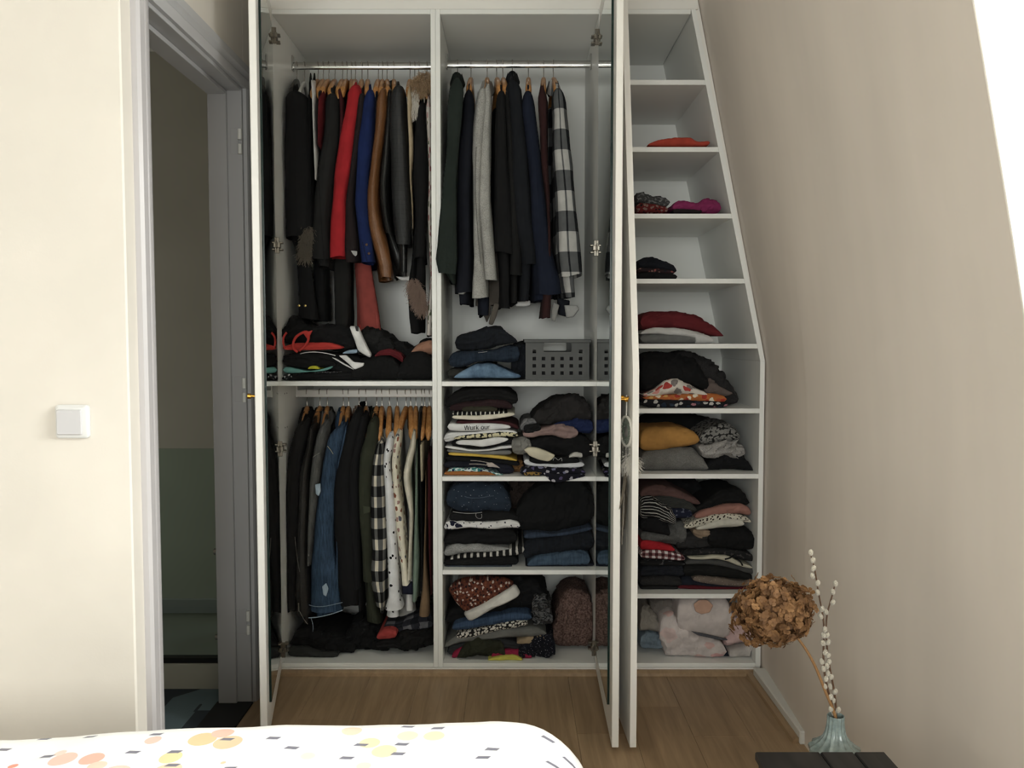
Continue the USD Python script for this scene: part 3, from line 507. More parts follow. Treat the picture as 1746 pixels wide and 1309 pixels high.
def hanger(kind, X, z, twist, label, group):
    nm = {'wood': 'wooden_hanger', 'plastic': 'plastic_hanger', 'black': 'plastic_hanger'}[kind]
    t = thing(nm, label, 'hanger', (X, YR, z), group, rotz=twist)
    if kind in HANGER:
        pr = stage.GetPrimAtPath(t); pr.GetReferences().AddInternalReference(HANGER[kind]); pr.SetInstanceable(True)
    else:
        HANGER[kind] = Sdf.Path(t); LOC[t] = (0, 0, 0); a, b = hanger_mesh(kind)
        part(t, 'hook', a, M['steel'], 50, label='thin steel hook'); part(t, 'wooden_arms' if kind == 'wood' else 'plastic_arms', b, M[{'wood': 'hanger_wood', 'plastic': 'hanger_plastic', 'black': 'hanger_black'}[kind]], 40)
# ================================================================ hanging clothes
def sgn(c, p): return np.sign(c) * np.abs(c) ** p
def smoothn(v, f): return v, f
def rows_fn(rows, Y):
    r = sorted(rows); ys = np.array([q[0] for q in r], float); L = [unproject(q[1], q[0], Y) for q in r]; R = [unproject(q[2], q[0], Y) for q in r]
    z = np.array([q[1] for q in L]); xl = np.array([q[0] for q in L]); xr = np.array([q[0] for q in R])
    o = np.argsort(z); z, xl, xr = z[o], xl[o], xr[o]
    from scipy.interpolate import PchipInterpolator as P
    if len(z) < 2: return lambda q: (np.full_like(q, xl[0]), np.full_like(q, xr[0]))
    a, b = P(z, xl), P(z, xr)
    return lambda q: (a(np.clip(q, z[0], z[-1])), b(np.clip(q, z[0], z[-1])))
SEED = [11]
def wrinkle(v, amp, fy=16., fz=3.2):
    SEED[0] += 7
    p = np.stack([v[..., 0] * 20, v[..., 1] * fy, v[..., 2] * fz], -1)
    return amp * (meshkit.fbm(p, 3, SEED[0]) - .5) * 2
RAILZ = {1: ZR1, 2: ZR2, 3: ZR3}
def column_mesh(fn, y0, y1, z0, ztop, shape, nz, nt, pw=.62, wr=.16, pinch=True, uvs=0., fz=3.2, squeeze=.74):
    """a closed hanging tube of cloth: fn gives left/right at height, ztop(y) the upper edge, shape(y) how far along the middle line the twist is undone"""
    t = 1 - (1 - np.linspace(0, 1, nz)[:, None]) ** 1.55; th = np.linspace(0, 2 * math.pi, nt)[None, :]
    hd, yc = (y1 - y0) / 2, (y0 + y1) / 2
    y = yc - hd * sgn(np.cos(th), pw) * np.ones_like(t); zt = ztop(y); z = z0 + (zt - z0) * t
    xl, xr = fn(z); c, w = (xl + xr) / 2, (xr - xl) / 2
    if pinch: w = w * np.clip((1.003 - t) / .07, .0, 1) ** .5 * .85 + w * .15
    else: q = np.clip((t - .93) / .07, 0, 1); w = w * 1.14 * (.15 + .85 * np.sqrt(1 - q ** 2.2))
    c = shape(c, y)
    x = c + w * sgn(np.sin(th), .8) * (1 - squeeze * np.clip((y - y0) / (YR - y0), 0, 1) ** .8)
    z = z + (1 - t) ** 5 * .016 * (meshkit.fbm(np.stack([x * 14, y * 9, x * 0 + SEED[0] * .37], -1), 2, 3) - .5) * 2
    v = np.stack([x, y, z], -1); d = wrinkle(v, 1., fz=fz); env = np.clip(1 - t * .5, .3, 1) * (1 - (t > .93) * .6)
    amp = np.minimum(w * wr * 2.2, .018) * env
    v[..., 0] += d * amp * np.abs(np.sin(th)) ** .5; v[..., 1] += d * amp * .5 * np.cos(th)
    f = grid_faces(nz, nt); V = v.reshape(-1, 3); k = len(V)
    V = np.vstack([V, v[-1].mean(0)[None] + [0, 0, -.002]]); top = (nz - 1) * nt
    f = np.vstack([f, [(top + j, top + j + 1, k) for j in range(nt - 1)]])
    per = np.r_[0, np.cumsum(np.linalg.norm(np.diff(v[nz // 2], axis=0), axis=1))]
    uv = np.stack(np.broadcast_arrays(per[None, :] + uvs, z), -1).reshape(-1, 2); uv = np.vstack([uv, [[0, 0]]])
    return V, f, uv
def G(kind, label, m, hook, rows, hem=None, cuff=None, rail=1, Yf=3.285, depth=.40, neck=None, hk='wood', collar=False, group=None, sl_w=1., parts=(), wr=.3, pw=.62, width=None, hl=None, drop=.0, sm=None, fz=3.2, srows=None, sd=.115, body_y=None):
    zr = RAILZ[rail]; X = unproject(hook, {1: 112, 2: 668, 3: 110}[rail], YR)[0]
    rows = sorted(rows); fn = rows_fn(rows, Yf + .03); zcap = unproject(873, rows[0][0], Yf + .03)[1]; zn = zr - .07 if neck is None else unproject(873, neck, YR)[1]
    zn = max(zn, zcap + .01); hd = YR - Yf
    zb = unproject(873, hem if hem else rows[-1][0], Yf + .03)[1]
    cz = np.array([zcap]); fx = float((fn(cz)[0] + fn(cz)[1])[0] / 2)
    def mid(c, y): q = np.clip((y - Yf - .02) / (YR - Yf - .02), 0, 2.0); return c + (X - c) * np.clip(q, 0, 1) * .75 + (X - fx) * np.clip(q - 1, 0, 1) * .35
    def ztop(y):
        q = np.abs(y - YR) / hd; s = zn - (zn - zcap) * np.clip(q, 0, 1.25) ** 1.25
        return s - (.075 if rail == 2 else .06) * np.clip(1 - q / .42, 0, 1) ** .5 * (kind not in ('skirt', 'trousers')) - drop
    group = group or {1: 'clothes on the upper left rail', 2: 'clothes on the lower left rail', 3: 'clothes on the middle rail'}[rail]
    t = thing(kind, label, kind.replace('_', ' '), (X, YR, zb), group)
    y0 = (Yf + (.035 if cuff else 0)) if body_y is None else body_y
    lo, hi = (LX0 + T + .002, LX1 - T - .002) if rail < 3 else (MX0 + T + .002, MX1 - T - .002)
    def clampx(V):
        k = V[:, 1] > 3.198; V[k, 0] = np.clip(V[k, 0], lo, hi); return V
    bw = (lambda q: (lambda l, r: ((l + r) / 2 - (r - l) * .52, (l + r) / 2 + (r - l) * .52))(*fn(q))) if cuff else fn
    V, f, uv = column_mesh(bw, y0, (2 * YR - y0) if Yf < 3.36 else Yf + depth, zb, ztop, mid, 26, 33, pw, wr, True, hash_(label), fz)
    part(t, 'body', (clampx(V), f), m, True, uv=uv)
    if cuff:
        z0 = unproject(873, cuff, Yf + .03)[1]
        for side in (0, 1):
            ys = Yf if side == 0 else 2 * YR - max(Yf, 3.27) - .115; dd = sd if side == 0 else .115
            zc = lambda y: zcap + .004 - 1.2 * np.abs(y - (ys + .075 if side == 0 else ys + .04)) ** 1.6
            sh = (lambda c, y: c) if side == 0 else (lambda c, y: X - (fx - X) * .35 + (c - fx) * .5)
            V, f, uv = column_mesh(rows_fn(srows, Yf + .03) if srows and side == 0 else fn, ys, ys + dd, z0, zc, sh, 22, 21, .85, wr * .9, False, .31 + hash_(label), 3.2, .25 if side == 0 else .6)
            # round the sleeve head
            part(t, 'sleeve', (clampx(V), f), sm or m, True, uv=uv)
    if collar:
        cm = collar if not isinstance(collar, bool) else m; n = 22; pts = []
        zk = zn + .006
        th = np.linspace(0, 2 * math.pi, n)
        lo = np.stack([X + .026 * np.sin(th), YR - .075 * np.cos(th) * 1.0, zk - .05 - .03 * np.cos(th) ** 2 * (np.cos(th) > 0)], -1); hi = np.stack([X + .018 * np.sin(th), YR - .06 * np.cos(th), zk + .0 - .012 * (np.cos(th) > .3) + 0 * th], -1); out = np.stack([X + .031 * np.sin(th), YR - .088 * np.cos(th), zk - .04 - .05 * (np.cos(th) > .2) * np.cos(th)], -1)
        v = np.stack([lo, hi, out], 0); f = grid_faces(3, n); part(t, 'collar', (v.reshape(-1, 3), f), cm, True, uv=np.stack([np.tile(th * .06, 3), v[..., 2].ravel()], -1))
    for p in parts: p(t)
    if hk:
        lb = label.split(' on the ')[0].split(' hanging')[0].split(' whose')[0].split(' with ')[0]
        yfx = max(-16, min(16, math.degrees(math.atan2(fx - X, hd)) * .8))
        w = {'wood': 'wooden hanger', 'plastic': 'pale plastic hanger', 'black': 'dark plastic hanger'}[hk]
        hanger(hk, X, zr + (.0155 if rail != 2 else .0118) - .0175 + .0012, yfx, hl or (w + ' carrying the ' + lb), {1: 'hangers on the upper left rail', 2: 'hangers on the lower left rail', 3: 'hangers on the middle rail'}[rail])
    return t
def hash_(s): return (sum(ord(c) * (i + 1) for i, c in enumerate(s)) % 97) / 97.
def button(px, py, Y, r, m, nm='button'):
    def do(t):
        x, z = unproject(px, py, Y); s = trimesh.creation.icosphere(2); part(t, nm, trimesh.Trimesh(s.vertices * [r, r * .5, r] + [x, Y, z], s.faces), m, True)
    return do
def fur(pts, r, length, n, m, nm='fur_trim', Y=None, dirn=(0, -.3, -1), width=.0011, seed=1):
    def do(t):
        g = np.random.RandomState(seed); P = np.array([(unproject(a, b, Y)[0], Y, unproject(a, b, Y)[1]) for a, b in pts]); T = np.r_[0, np.cumsum(np.linalg.norm(np.diff(P, axis=0), axis=1))]; C = np.empty((n, 4, 3))
        u = g.rand(n) * T[-1]; base = np.stack([np.interp(u, T, P[:, k]) for k in range(3)], -1); d = g.randn(n, 3); d /= np.linalg.norm(d, axis=1, keepdims=True); rr = np.interp(u, T, r if np.ndim(r) else [r] * len(T)) if np.ndim(r) else r
        b = base + d * np.reshape(rr, (-1, 1)); b[:, 0] = np.minimum(b[:, 0], LX1 - .022) if b[:, 0].mean() < -.2 else b[:, 0]; e = d * .6 + np.array(dirn) + g.randn(n, 3) * .25; e /= np.linalg.norm(e, axis=1, keepdims=True); L = length * g.uniform(.5, 1.1, (n, 1))
        C[:, 0] = b - d * .004
        for k in range(1, 4): C[:, k] = b + e * L * k / 3 + np.array([0, 0, -.006]) * (k / 3) ** 2 + g.randn(n, 3) * .002
        if base[:, 0].mean() < -.2: C[..., 0] = np.clip(C[..., 0], LX0 + .019, LX1 - .020)
        p = numbered(t + '/' + nm); c = UsdGeom.BasisCurves.Define(stage, p); c.CreateTypeAttr('linear'); c.CreateCurveVertexCountsAttr([4] * n); c.CreatePointsAttr(Vt.Vec3fArray.FromNumpy((C.reshape(-1, 3) - np.array(LOC[t])).astype(np.float32))); c.CreateWidthsAttr([width]); c.SetWidthsInterpolation('constant')
        UsdShade.MaterialBindingAPI.Apply(c.GetPrim()).Bind(m); c.GetPrim().SetCustomDataByKey('kind', 'stuff')
    return do
def pillow(pts, Y, th, bulge=.35, n=56, rough=.25, smooth=True):       # a thick soft piece of cloth with the given outline
    from scipy.interpolate import make_interp_spline
    P = np.array([unproject(a, b, Y) for a, b in pts]); Q = np.vstack([P, P[:1]]); t = np.r_[0, np.cumsum(np.linalg.norm(np.diff(Q, axis=0), axis=1))]
    u = np.linspace(0, t[-1], n, endpoint=False); O = np.stack([np.interp(u, t, Q[:, k]) for k in (0, 1)], -1)
    O = (O + np.roll(O, 1, 0) + np.roll(O, -1, 0)) / 3 if smooth else O
    c = O.mean(0); v = []; SEED[0] += 5
    for s_, d in ((.0, 1.), (.9, 1.), (1., .8), (1.02, .45), (.985, .12), (.93, -.05), (.8, -.18), (.6, -.28), (.35, -.33), (0., -.35)):
        q = c + (O - c) * s_; v.append(np.c_[q[:, 0], np.full(n, Y + th * (d if d > 0 else d * bulge / .35)), q[:, 1]])
    v = np.array(v); d = meshkit.fbm(v * [30, 30, 30], 3, SEED[0]) - .5; v[3:-1, :, 1] -= d[3:-1] * th * rough; v[..., 1] = np.minimum(v[..., 1], Y + th)
    uv = np.stack([v[..., 0], v[..., 2]], -1).reshape(-1, 2)
    return v.reshape(-1, 3), grid_faces(len(v), n, True)[:, ::-1], uv
def flap(pts, Y, th, m, nm, label=None, bulge=.35, rough=.2):
    def do(t):
        V, f, uv = pillow(pts, Y, th, bulge, rough=rough); part(t, nm, (V, f), m, True, label=label, uv=uv)
    return do
def line(pts, Y, r, m, nm, label=None, n=6):
    def do(t): part(t, nm, tube(spline([(unproject(a, b, Y)[0], Y, unproject(a, b, Y)[1]) for a, b in pts], max(8, 4 * len(pts))), r, n), m, True, label=label)
    return do
def piece(kind, label, m, pts, Y, th, group=None, bulge=.35, rough=.25, parts=(), zmin=None):
    V, f, uv = pillow(pts, Y, th, bulge, rough=rough)
    if zmin is not None: V[:, 2] = np.maximum(V[:, 2], zmin)
    if parts:
        t = thing(kind, label, kind.replace('_', ' '), (float(V[:, 0].mean()), Y, float(V[:, 2].min())), group); part(t, 'folded_cloth', (V, f), m, True, uv=uv)
        for p in parts: p(t)
        return t
    return single(kind, (V, f), m, label, kind.replace('_', ' '), group, True, uv)
# ================================================================ folded and heaped clothes
SHZ = {}
for i, y in enumerate(SHELF_L): SHZ['L%d' % (i + 1)] = shelf_z(y)
for i, y in enumerate(SHELF_M): SHZ['M%d' % (i + 1)] = shelf_z(y)
for i, y in enumerate(SHELF_R): SHZ['R%d' % (i + 1)] = shelf_z(y)
SHZ['L0'] = SHZ['M0'] = SHZ['R0'] = Z_BOT + T
SHG = {'L1': 'clothes piled on the left shelf', 'L0': 'clothes heaped on the left cabinet floor', 'M1': 'jeans on the upper middle shelf', 'M2': 'clothes stacked on the T-shirt shelf', 'M3': 'clothes stacked on the jeans and skirt shelf', 'M0': 'clothes heaped at the bottom of the middle cabinet', 'R0': 'bedding at the bottom of the right cabinet'}
for _i, _n in enumerate('second third fourth fifth sixth seventh eighth'.split()): SHG['R%d' % (_i + 2)] = 'clothes on the %s shelf of the right cabinet' % _n
def fold(kind, label, m, x0, x1, yt, yb, sh, Yf=3.255, dep=.33, layers=2, rough=.35, dome=False, group=None, base=None, lean=0., parts=(), cat_=None, nu=44):
    group = group or SHG[sh]; zs = SHZ[sh] + .0006; u = np.linspace(0, 1, nu); g = lambda a: np.interp(u, np.linspace(0, 1, len(a)), a)
    from scipy.interpolate import PchipInterpolator as P
    def curve(a): a = list(a) if len(a) > 1 else [a[0], a[0]]; return P(np.linspace(0, 1, len(a)), a)(u)
    px = x0 + (x1 - x0) * u; tp, bt = curve(yt), curve(yb)
    T_ = np.array([unproject(a, b, Yf + .012) for a, b in zip(px, tp)]); B_ = np.array([unproject(a, b, Yf + .012) for a, b in zip(px, bt)])
    X = (T_[:, 0] + B_[:, 0]) / 2; zt, zb = T_[:, 1], B_[:, 1]
    if base or (base is None and zb.min() < zs + .006): zb = np.where(zb < zs + .02, zs, zb)
    else: zb = np.maximum(zb, zs)
    zt = np.maximum(zt, zb + .004)
    e = (1 - np.abs(2 * u - 1) ** (2.4 if dome else 9)) ** (.5 if dome else .42); e = np.maximum(e, .03)
    zc = zb + (zt - zb) * .5; hh = (zt - zb) / 2 * e * .985
    if dome: zc = zb + hh
    R = np.minimum(hh, .05 if not dome else .09)
    nf = 17; ph = np.linspace(-math.pi / 2, math.pi / 2, nf); s = np.linspace(0, 1, nf)
    SEED[0] += 3; ns = meshkit.fbm(np.stack([u * 4.0, u * 0, u * 0 + SEED[0]], -1), 3, SEED[0]) - .5
    V = np.zeros((nu, nf + 11, 3)); back = Yf + dep
    for i in range(nu):
        sh_ = s + .10 * ns[i] * np.sin(math.pi * s); gro = 1 - .36 * (1 - np.abs(np.sin(math.pi * layers * sh_)) ** .45) * (layers > 1)
        cz = np.where(np.abs(np.sin(ph)) > .97, 1, gro)
        V[i, :nf, 1] = Yf + R[i] - R[i] * np.cos(ph) * cz; V[i, :nf, 2] = zc[i] + hh[i] * np.sin(ph)
        V[i, nf:nf + 4, 1] = Yf + R[i] + (dep - 2 * R[i]) * np.array([.2, .45, .7, .9]); V[i, nf:nf + 4, 2] = zc[i] + hh[i] * np.array([1, .99, .97, .9]) - lean * np.array([.2, .45, .7, .9]) * 0
        V[i, nf + 4:nf + 7, 1] = back; V[i, nf + 4:nf + 7, 2] = zc[i] + hh[i] * np.array([.6, 0, -.6])
        V[i, nf + 7:, 1] = Yf + R[i] + (dep - 2 * R[i]) * np.array([.9, .7, .45, .2]); V[i, nf + 7:, 2] = zc[i] - hh[i]
        V[i, :, 0] = X[i]
    # outer ends bow slightly with the layers
    d = meshkit.fbm(np.stack([V[..., 0] * 22, V[..., 1] * 20, V[..., 2] * 40], -1), 4, SEED[0] + 1) - .5; d2 = meshkit.fbm(np.stack([V[..., 0] * 75, V[..., 1] * 40, V[..., 2] * 75], -1), 2, SEED[0] + 2) - .5
    amp = 1.7 * rough * np.minimum(np.maximum(hh, .006), .05)[:, None]
    V[..., 1] -= (d * 1.4 + d2 * .5) * amp; up = np.clip((V[..., 2] - zc[:, None]) / (hh[:, None] + 1e-6), -1, 1)
    V[..., 2] += (d * .9 + d2 * .35) * amp * np.where(up > 0, up, 0); V[..., 0] += d2 * amp * .8
    V[..., 2] = np.maximum(V[..., 2], zs); V[..., 1] = np.maximum(V[..., 1], 3.206 if not sh.endswith('x') else 3.19); V[..., 1] = np.minimum(V[..., 1], YB - .004)
    lo = {'L': LX0 + T, 'M': MX0 + T, 'R': RX + T}[sh[0]] + .001; hi = {'L': LX1 - T, 'M': MX1 - T, 'R': 9}[sh[0]] - .001; V[..., 0] = np.clip(V[..., 0], lo, hi)
    if sh[0] == 'R': V[..., 0] = np.minimum(V[..., 0], np.where(V[..., 2] <= kz, out_x(0), xo0 + (xo1 - xo0) * (V[..., 2] - kz) / (Z_TOP - kz)) - T - .001)
    k = nf + 11; f = grid_faces(nu, k, True)[:, ::-1]; VV = V.reshape(-1, 3); c0, c1 = V[0].mean(0), V[-1].mean(0); n = len(VV); VV = np.vstack([VV, c0, c1])
    f = np.vstack([f, [(n, j, (j + 1) % k) for j in range(k)], [(n + 1, n - k + (j + 1) % k, n - k + j) for j in range(k)]])
    per = np.r_[0, np.cumsum(np.linalg.norm(np.diff(V[nu // 2], axis=0), axis=1))]
    uv = np.stack(np.broadcast_arrays((u * abs(X[-1] - X[0]))[:, None] + hash_(label), per[None]), -1).reshape(-1, 2); uv = np.vstack([uv, uv[:1], uv[-1:]])
    if parts:
        t = thing(kind, label, cat_ or kind.replace('_', ' '), (float(X.mean()), Yf + dep / 2, float(VV[:, 2].min())), group); part(t, 'folded_cloth', (VV, f), m, True, uv=uv)
        for p in parts: p(t)
        return t
    return single(kind, (VV, f), m, label, cat_ or kind.replace('_', ' '), group, True, uv)
# ================================================================ clothes on the upper left rail
BLACKL = fab((34, 34, 34), 'leather'); BURG = fab((70, 24, 30)); FLORAL = fab((228, 220, 212), 'blobs', (196, 120, 124), (120, 130, 100), (214, 170, 168), s=1.4, a=.5)
mat('fur_beige', {'p': ('principled_bsdf', dict(base_color=lin((186, 158, 126)), roughness=.8))}, []); mat('fur_grey', {'p': ('principled_bsdf', dict(base_color=lin((112, 104, 92)), roughness=.85))}, []); mat('fur_taupe', {'p': ('principled_bsdf', dict(base_color=lin((150, 128, 116)), roughness=.85))}, []); mat('fur_white', {'p': ('principled_bsdf', dict(base_color=lin((226, 220, 210)), roughness=.85))}, [])
G('coat', 'long black coat with two gold snaps at the far left of the upper left rail', BLACK, 506, [(152, 492, 512), (165, 486, 522), (250, 485, 528), (400, 486, 533), (416, 497, 535), (470, 503, 545), (540, 505, 558)], 545, 405, hk='black', parts=(button(510, 521, 3.305, .0055, M['snap_gold'], 'snap'), button(520.5, 521, 3.305, .0055, M['snap_gold'], 'snap')))
G('camisole', 'black sleeveless top under the pale plastic hanger on the upper left rail', fab((26, 26, 30)), 519, [(172, 508, 524), (200, 506, 533), (300, 510, 536), (400, 515, 538)], 412, hk='plastic', Yf=3.32, neck=178)
G('camisole', 'black strappy top with two pointed straps beside the pale plastic hanger', fab((22, 22, 24)), 529, [(165, 525, 533), (180, 524, 534), (250, 524, 535), (330, 528, 536)], 335, hk=None, Yf=3.31, neck=160, parts=(flap([(526, 170), (527, 140), (529, 122), (531, 140), (532, 170)], 3.33, .02, fab((22, 22, 24)), 'strap'), flap([(532.5, 165), (533, 140), (535.5, 122), (537, 140), (537.5, 165)], 3.36, .02, fab((22, 22, 24)), 'strap')))
G('camisole', 'narrow white top between black tops on the upper left rail', WHITE, 542, [(140, 531, 536), (165, 531, 541), (200, 533, 540), (260, 535, 543), (311, 539, 541)], 311, Yf=3.27)
G('camisole', 'short navy top tucked behind the white top on the upper left rail', NAVY, 551, [(160, 541, 553), (200, 543, 551), (240, 545, 549)], 245, Yf=3.30)
G('camisole', 'dark red strappy top left of the fur-trimmed charcoal jacket', fab((150, 28, 38)), 560.5, [(168, 542, 554), (200, 542, 551), (230, 543, 547.5), (252, 544, 545.5)], 252, Yf=3.26)
G('jacket', 'charcoal jacket with a grey fur trim hanging left of the red jacket', COAL, 571, [(157, 556, 575), (165, 555, 577), (220, 553, 577), (280, 544, 571), (330, 539, 566), (390, 533, 561), (440, 528, 561), (455, 535, 559)], 455, 440, parts=(fur([(527, 390), (522, 412), (518, 436)], .016, .034, 900, M['fur_grey'], Y=3.30), line([(543, 300), (548, 380), (552, 440)], 3.283, .0012, BLACK, 'seam')))
G('cardigan', 'thin maroon and navy cardigan squeezed between the charcoal and red jackets', fab((96, 30, 38)), 584, [(157, 575, 585), (170, 577, 589), (200, 578, 590), (245, 576, 588)], 255, Yf=3.30)
G('jacket', 'bright red jacket on the upper left rail', fab((206, 34, 42)), 599, [(142, 600, 616), (155, 593, 617), (180, 588, 616), (220, 580, 607), (260, 575, 602), (300, 568, 597), (340, 565, 592), (380, 562, 591), (410, 561, 589), (437, 563, 588)], 428, 437, neck=150)
G('jacket', 'dark brown jacket with a small grey tag between the red jacket and blue cardigan', fab((48, 36, 38)), 617, [(157, 612, 624), (200, 609, 621), (260, 601, 613), (300, 596, 607), (350, 589, 604), (400, 590, 609), (440, 590, 612), (447, 592, 612)], 440, 447, parts=(flap([(598, 427), (609, 428), (609, 434), (606, 437), (602, 434)], 3.278, .004, LGREY, 'tag', 'grey tag'),))
G('cardigan', 'royal blue cardigan with brown buttons on the upper left rail', fab((26, 50, 122)), 627, [(150, 626, 637), (165, 622, 641), (200, 617, 640), (250, 609, 635), (300, 607, 627), (345, 603, 625), (360, 606, 626), (400, 611, 632), (447, 616, 640)], 440, 447, parts=(button(625, 417, 3.283, .0055, M['button_brown']), button(629, 432, 3.283, .0055, M['button_brown']), line([(618, 412), (622, 430), (626, 446)], 3.283, .001, NAVY, 'placket')))
G('camisole', 'navy top showing as a sliver right of the blue cardigan', NAVY, 645, [(160, 639, 648), (200, 640, 645), (232, 640, 643)], 240, Yf=3.31)
G('leather_jacket', 'brown leather jacket on the upper left rail', fab((136, 84, 42), 'leather'), 652, [(148, 649, 661), (175, 642, 659), (220, 640, 655), (280, 633, 648), (340, 627, 645), (380, 629, 650), (420, 636, 659), (460, 645, 668), (473, 647, 668)], 440, 473)
G('leather_jacket', 'plain black leather jacket just right of the brown leather jacket', BLACKL, 660, [(150, 660, 672), (200, 657, 670), (260, 652, 666), (320, 648, 664), (380, 654, 668), (430, 664, 690), (455, 672, 706), (470, 682, 706)], 470, 400, Yf=3.31, parts=(flap([(674, 471), (690, 472), (699, 470), (698, 478), (684, 478)], 3.40, .01, WHITE, 'lining', 'white lining'),))
G('leather_jacket', 'black biker jacket with ribbed sleeve left of the beige coat', fab((44, 45, 46), 'leather'), 671, [(143, 671, 689), (170, 665, 691), (220, 664, 694), (280, 665, 697), (330, 667, 698), (380, 670, 700), (418, 676, 701)], 468, 418, sm=fab((40, 41, 43), 'stripe', (52, 53, 55), s=.9, a=.12, rough=.5), collar=True)
G('coat', 'narrow beige coat on the upper left rail between two black garments', fab((206, 184, 150)), 699, [(150, 695, 704), (170, 691, 705), (200, 692, 704), (250, 695, 708), (280, 697, 706), (300, 698, 704), (350, 702, 706), (388, 704, 706)], 390, Yf=3.265, neck=155)
G('fluffy_jacket', 'short white fluffy jacket right of the beige coat', fab((222, 218, 208)), 707, [(152, 705, 712), (170, 704, 713), (190, 702, 711), (203, 703, 707)], 206, Yf=3.29, parts=(fur([(708, 155), (707, 180), (705, 198)], .012, .014, 500, M['fur_white'], Y=3.30),))
G('coat', 'black coat with beige fur collar beside the divider on the upper left rail', BLACK, 714, [(172, 715, 726), (200, 711, 727), (260, 705, 729), (300, 705, 728), (360, 709, 727), (420, 707, 726), (455, 705, 727), (500, 693, 727)], 505, 440, Yf=3.29, parts=(fur([(711, 152), (719, 143), (730, 136)], [.022, .028, .026], .03, 1500, M['fur_beige'], 'fur_collar', Y=3.31, dirn=(0, -.6, -.5)), fur([(705, 478), (713, 502), (720, 524)], [.016, .022, .014], .035, 1100, M['fur_taupe'], 'fur_trim', Y=3.30, seed=3)))
G('dress', 'pale floral dress against the divider on the upper left rail', FLORAL, 728, [(168, 727, 736), (180, 724, 738), (230, 727, 738), (300, 730, 738), (365, 728, 738), (480, 733, 739), (530, 727, 739), (573, 725, 739)], 573, Yf=3.272)
G('skirt', 'black ruffled tulle skirt hanging low beside the pale floral dress', fab((24, 24, 25)), 720, [(180, 716, 721), (450, 700, 712), (500, 690, 720), (562, 698, 725)], 566, Yf=3.39, depth=.2, wr=.4, hk=None, neck=150)
G('trousers', 'charcoal trousers hanging low below the red jacket', fab((44, 44, 42)), 591.5, [(170, 588, 594), (300, 574, 596), (430, 563, 603), (562, 563, 603)], 563, Yf=3.41, depth=.18)
G('trousers', 'black trousers hanging low below the fur-trimmed charcoal jacket', fab((24, 25, 27)), 548, [(180, 543, 547), (320, 535, 560), (420, 530, 562), (545, 528, 564)], 548, Yf=3.41, depth=.18, hk=None)
G('skirt', 'coral pleated skirt hanging low under the blue cardigan', fab((176, 74, 66)), 606, [(180, 604, 609), (400, 602, 630), (440, 602, 640), (500, 603, 654), (567, 603, 665)], 567, Yf=3.40, depth=.2, wr=.3, fz=1.2, parts=(flap([(612, 553), (628, 556), (627, 565), (614, 567)], 3.42, .02, fab((214, 62, 58)), 'lining', 'brighter coral lining'),))
# ================================================================ clothes on the lower left rail
PL = fab((22, 22, 24), 'plaid', (112, 112, 110), (228, 218, 196), s=.95, a=.3)
G('jacket', 'black suede jacket first on the lower left rail', fab((34, 33, 34)), 523, [(715, 511, 528), (740, 500, 523), (780, 490, 516), (850, 487, 512), (950, 487, 508), (1040, 488, 506)], 1042, 1040, 2, collar=True)
G('leather_jacket', 'black leather biker jacket with open zips on the lower left rail', fab((40, 38, 37), 'leather'), 545, [(722, 526, 540), (750, 525, 538), (800, 513, 530), (860, 508, 527), (930, 504, 525), (1000, 502, 528), (1062, 506, 532)], 1064, 1045, 2, collar=True, parts=(line([(509, 1028), (509.5, 1042)], 3.278, .003, M['zip_steel'], 'zip'), line([(511, 1042), (516, 1052), (525, 1064)], 3.278, .0016, M['zip_steel'], 'zip'), line([(503, 915), (506, 945), (511, 975)], 3.28, .0012, M['zip_steel'], 'zip')))
G('denim_jacket', 'faded grey denim jacket left of the blue denim jacket', fab((92, 92, 90), 'denim', (122, 122, 120)), 558, [(718, 549, 560), (745, 541, 558), (790, 533, 548), (840, 527, 542), (900, 525, 535), (962, 525, 531)], 950, 962, 2, collar=True, parts=(line([(545, 772), (538, 776), (533, 780)], 3.283, .0014, fab((170, 168, 162)), 'stitching'),))
TORN = fab((150, 176, 198), 'denim', (190, 206, 220))
G('denim_jacket', 'blue denim jacket with torn pale patches and a frayed hem', DENIM, 585, [(722, 578, 591), (740, 563, 588), (770, 555, 580), (800, 549, 573), (840, 543, 570), (880, 538, 568), (920, 534, 567), (970, 528, 573), (1020, 527, 580), (1040, 526, 584), (1052, 527, 560)], 1050, 1040, 2, collar=True, parts=(flap([(537, 826), (546, 824), (547, 838), (543, 846), (538, 842)], 3.275, .008, TORN, 'torn_patch', 'pale torn patch'), flap([(549, 1000), (556, 994), (560, 1004), (556, 1017), (551, 1014)], 3.272, .006, TORN, 'torn_patch', 'pale torn patch'), line([(527, 1031), (545, 1034), (566, 1031), (584, 1027)], 3.272, .0016, fab((150, 170, 190)), 'stitching'), line([(526, 1053), (540, 1052), (560, 1048), (584, 1040)], 3.276, .0022, TORN, 'frayed_hem'), line([(530, 1053), (533, 1062), (531, 1085)], 3.30, .0012, TORN, 'loose_thread'), line([(558, 760), (563, 766), (568, 774)], 3.278, .0012, fab((190, 180, 150)), 'stitching')))
G('denim_jacket', 'second blue denim jacket mostly hidden behind the torn one', fab((58, 86, 118), 'denim', (82, 112, 146)), 594, [(725, 588, 596), (745, 584, 594), (780, 576, 586), (820, 572, 580)], 1000, None, 2, Yf=3.30)
G('hoodie', 'black hoodie with its hood over the hanger on the lower left rail', BLACK, 612, [(695, 603, 618), (715, 599, 618), (745, 589, 612), (790, 577, 605), (850, 571, 600), (920, 571, 610), (1000, 575, 614), (1035, 580, 614)], 1035, 1030, 2, neck=690, parts=(fur([(602, 702), (606, 692), (613, 691), (617, 700)], .004, .004, 60, M['twig'], 'hood_edge', Y=3.36),))
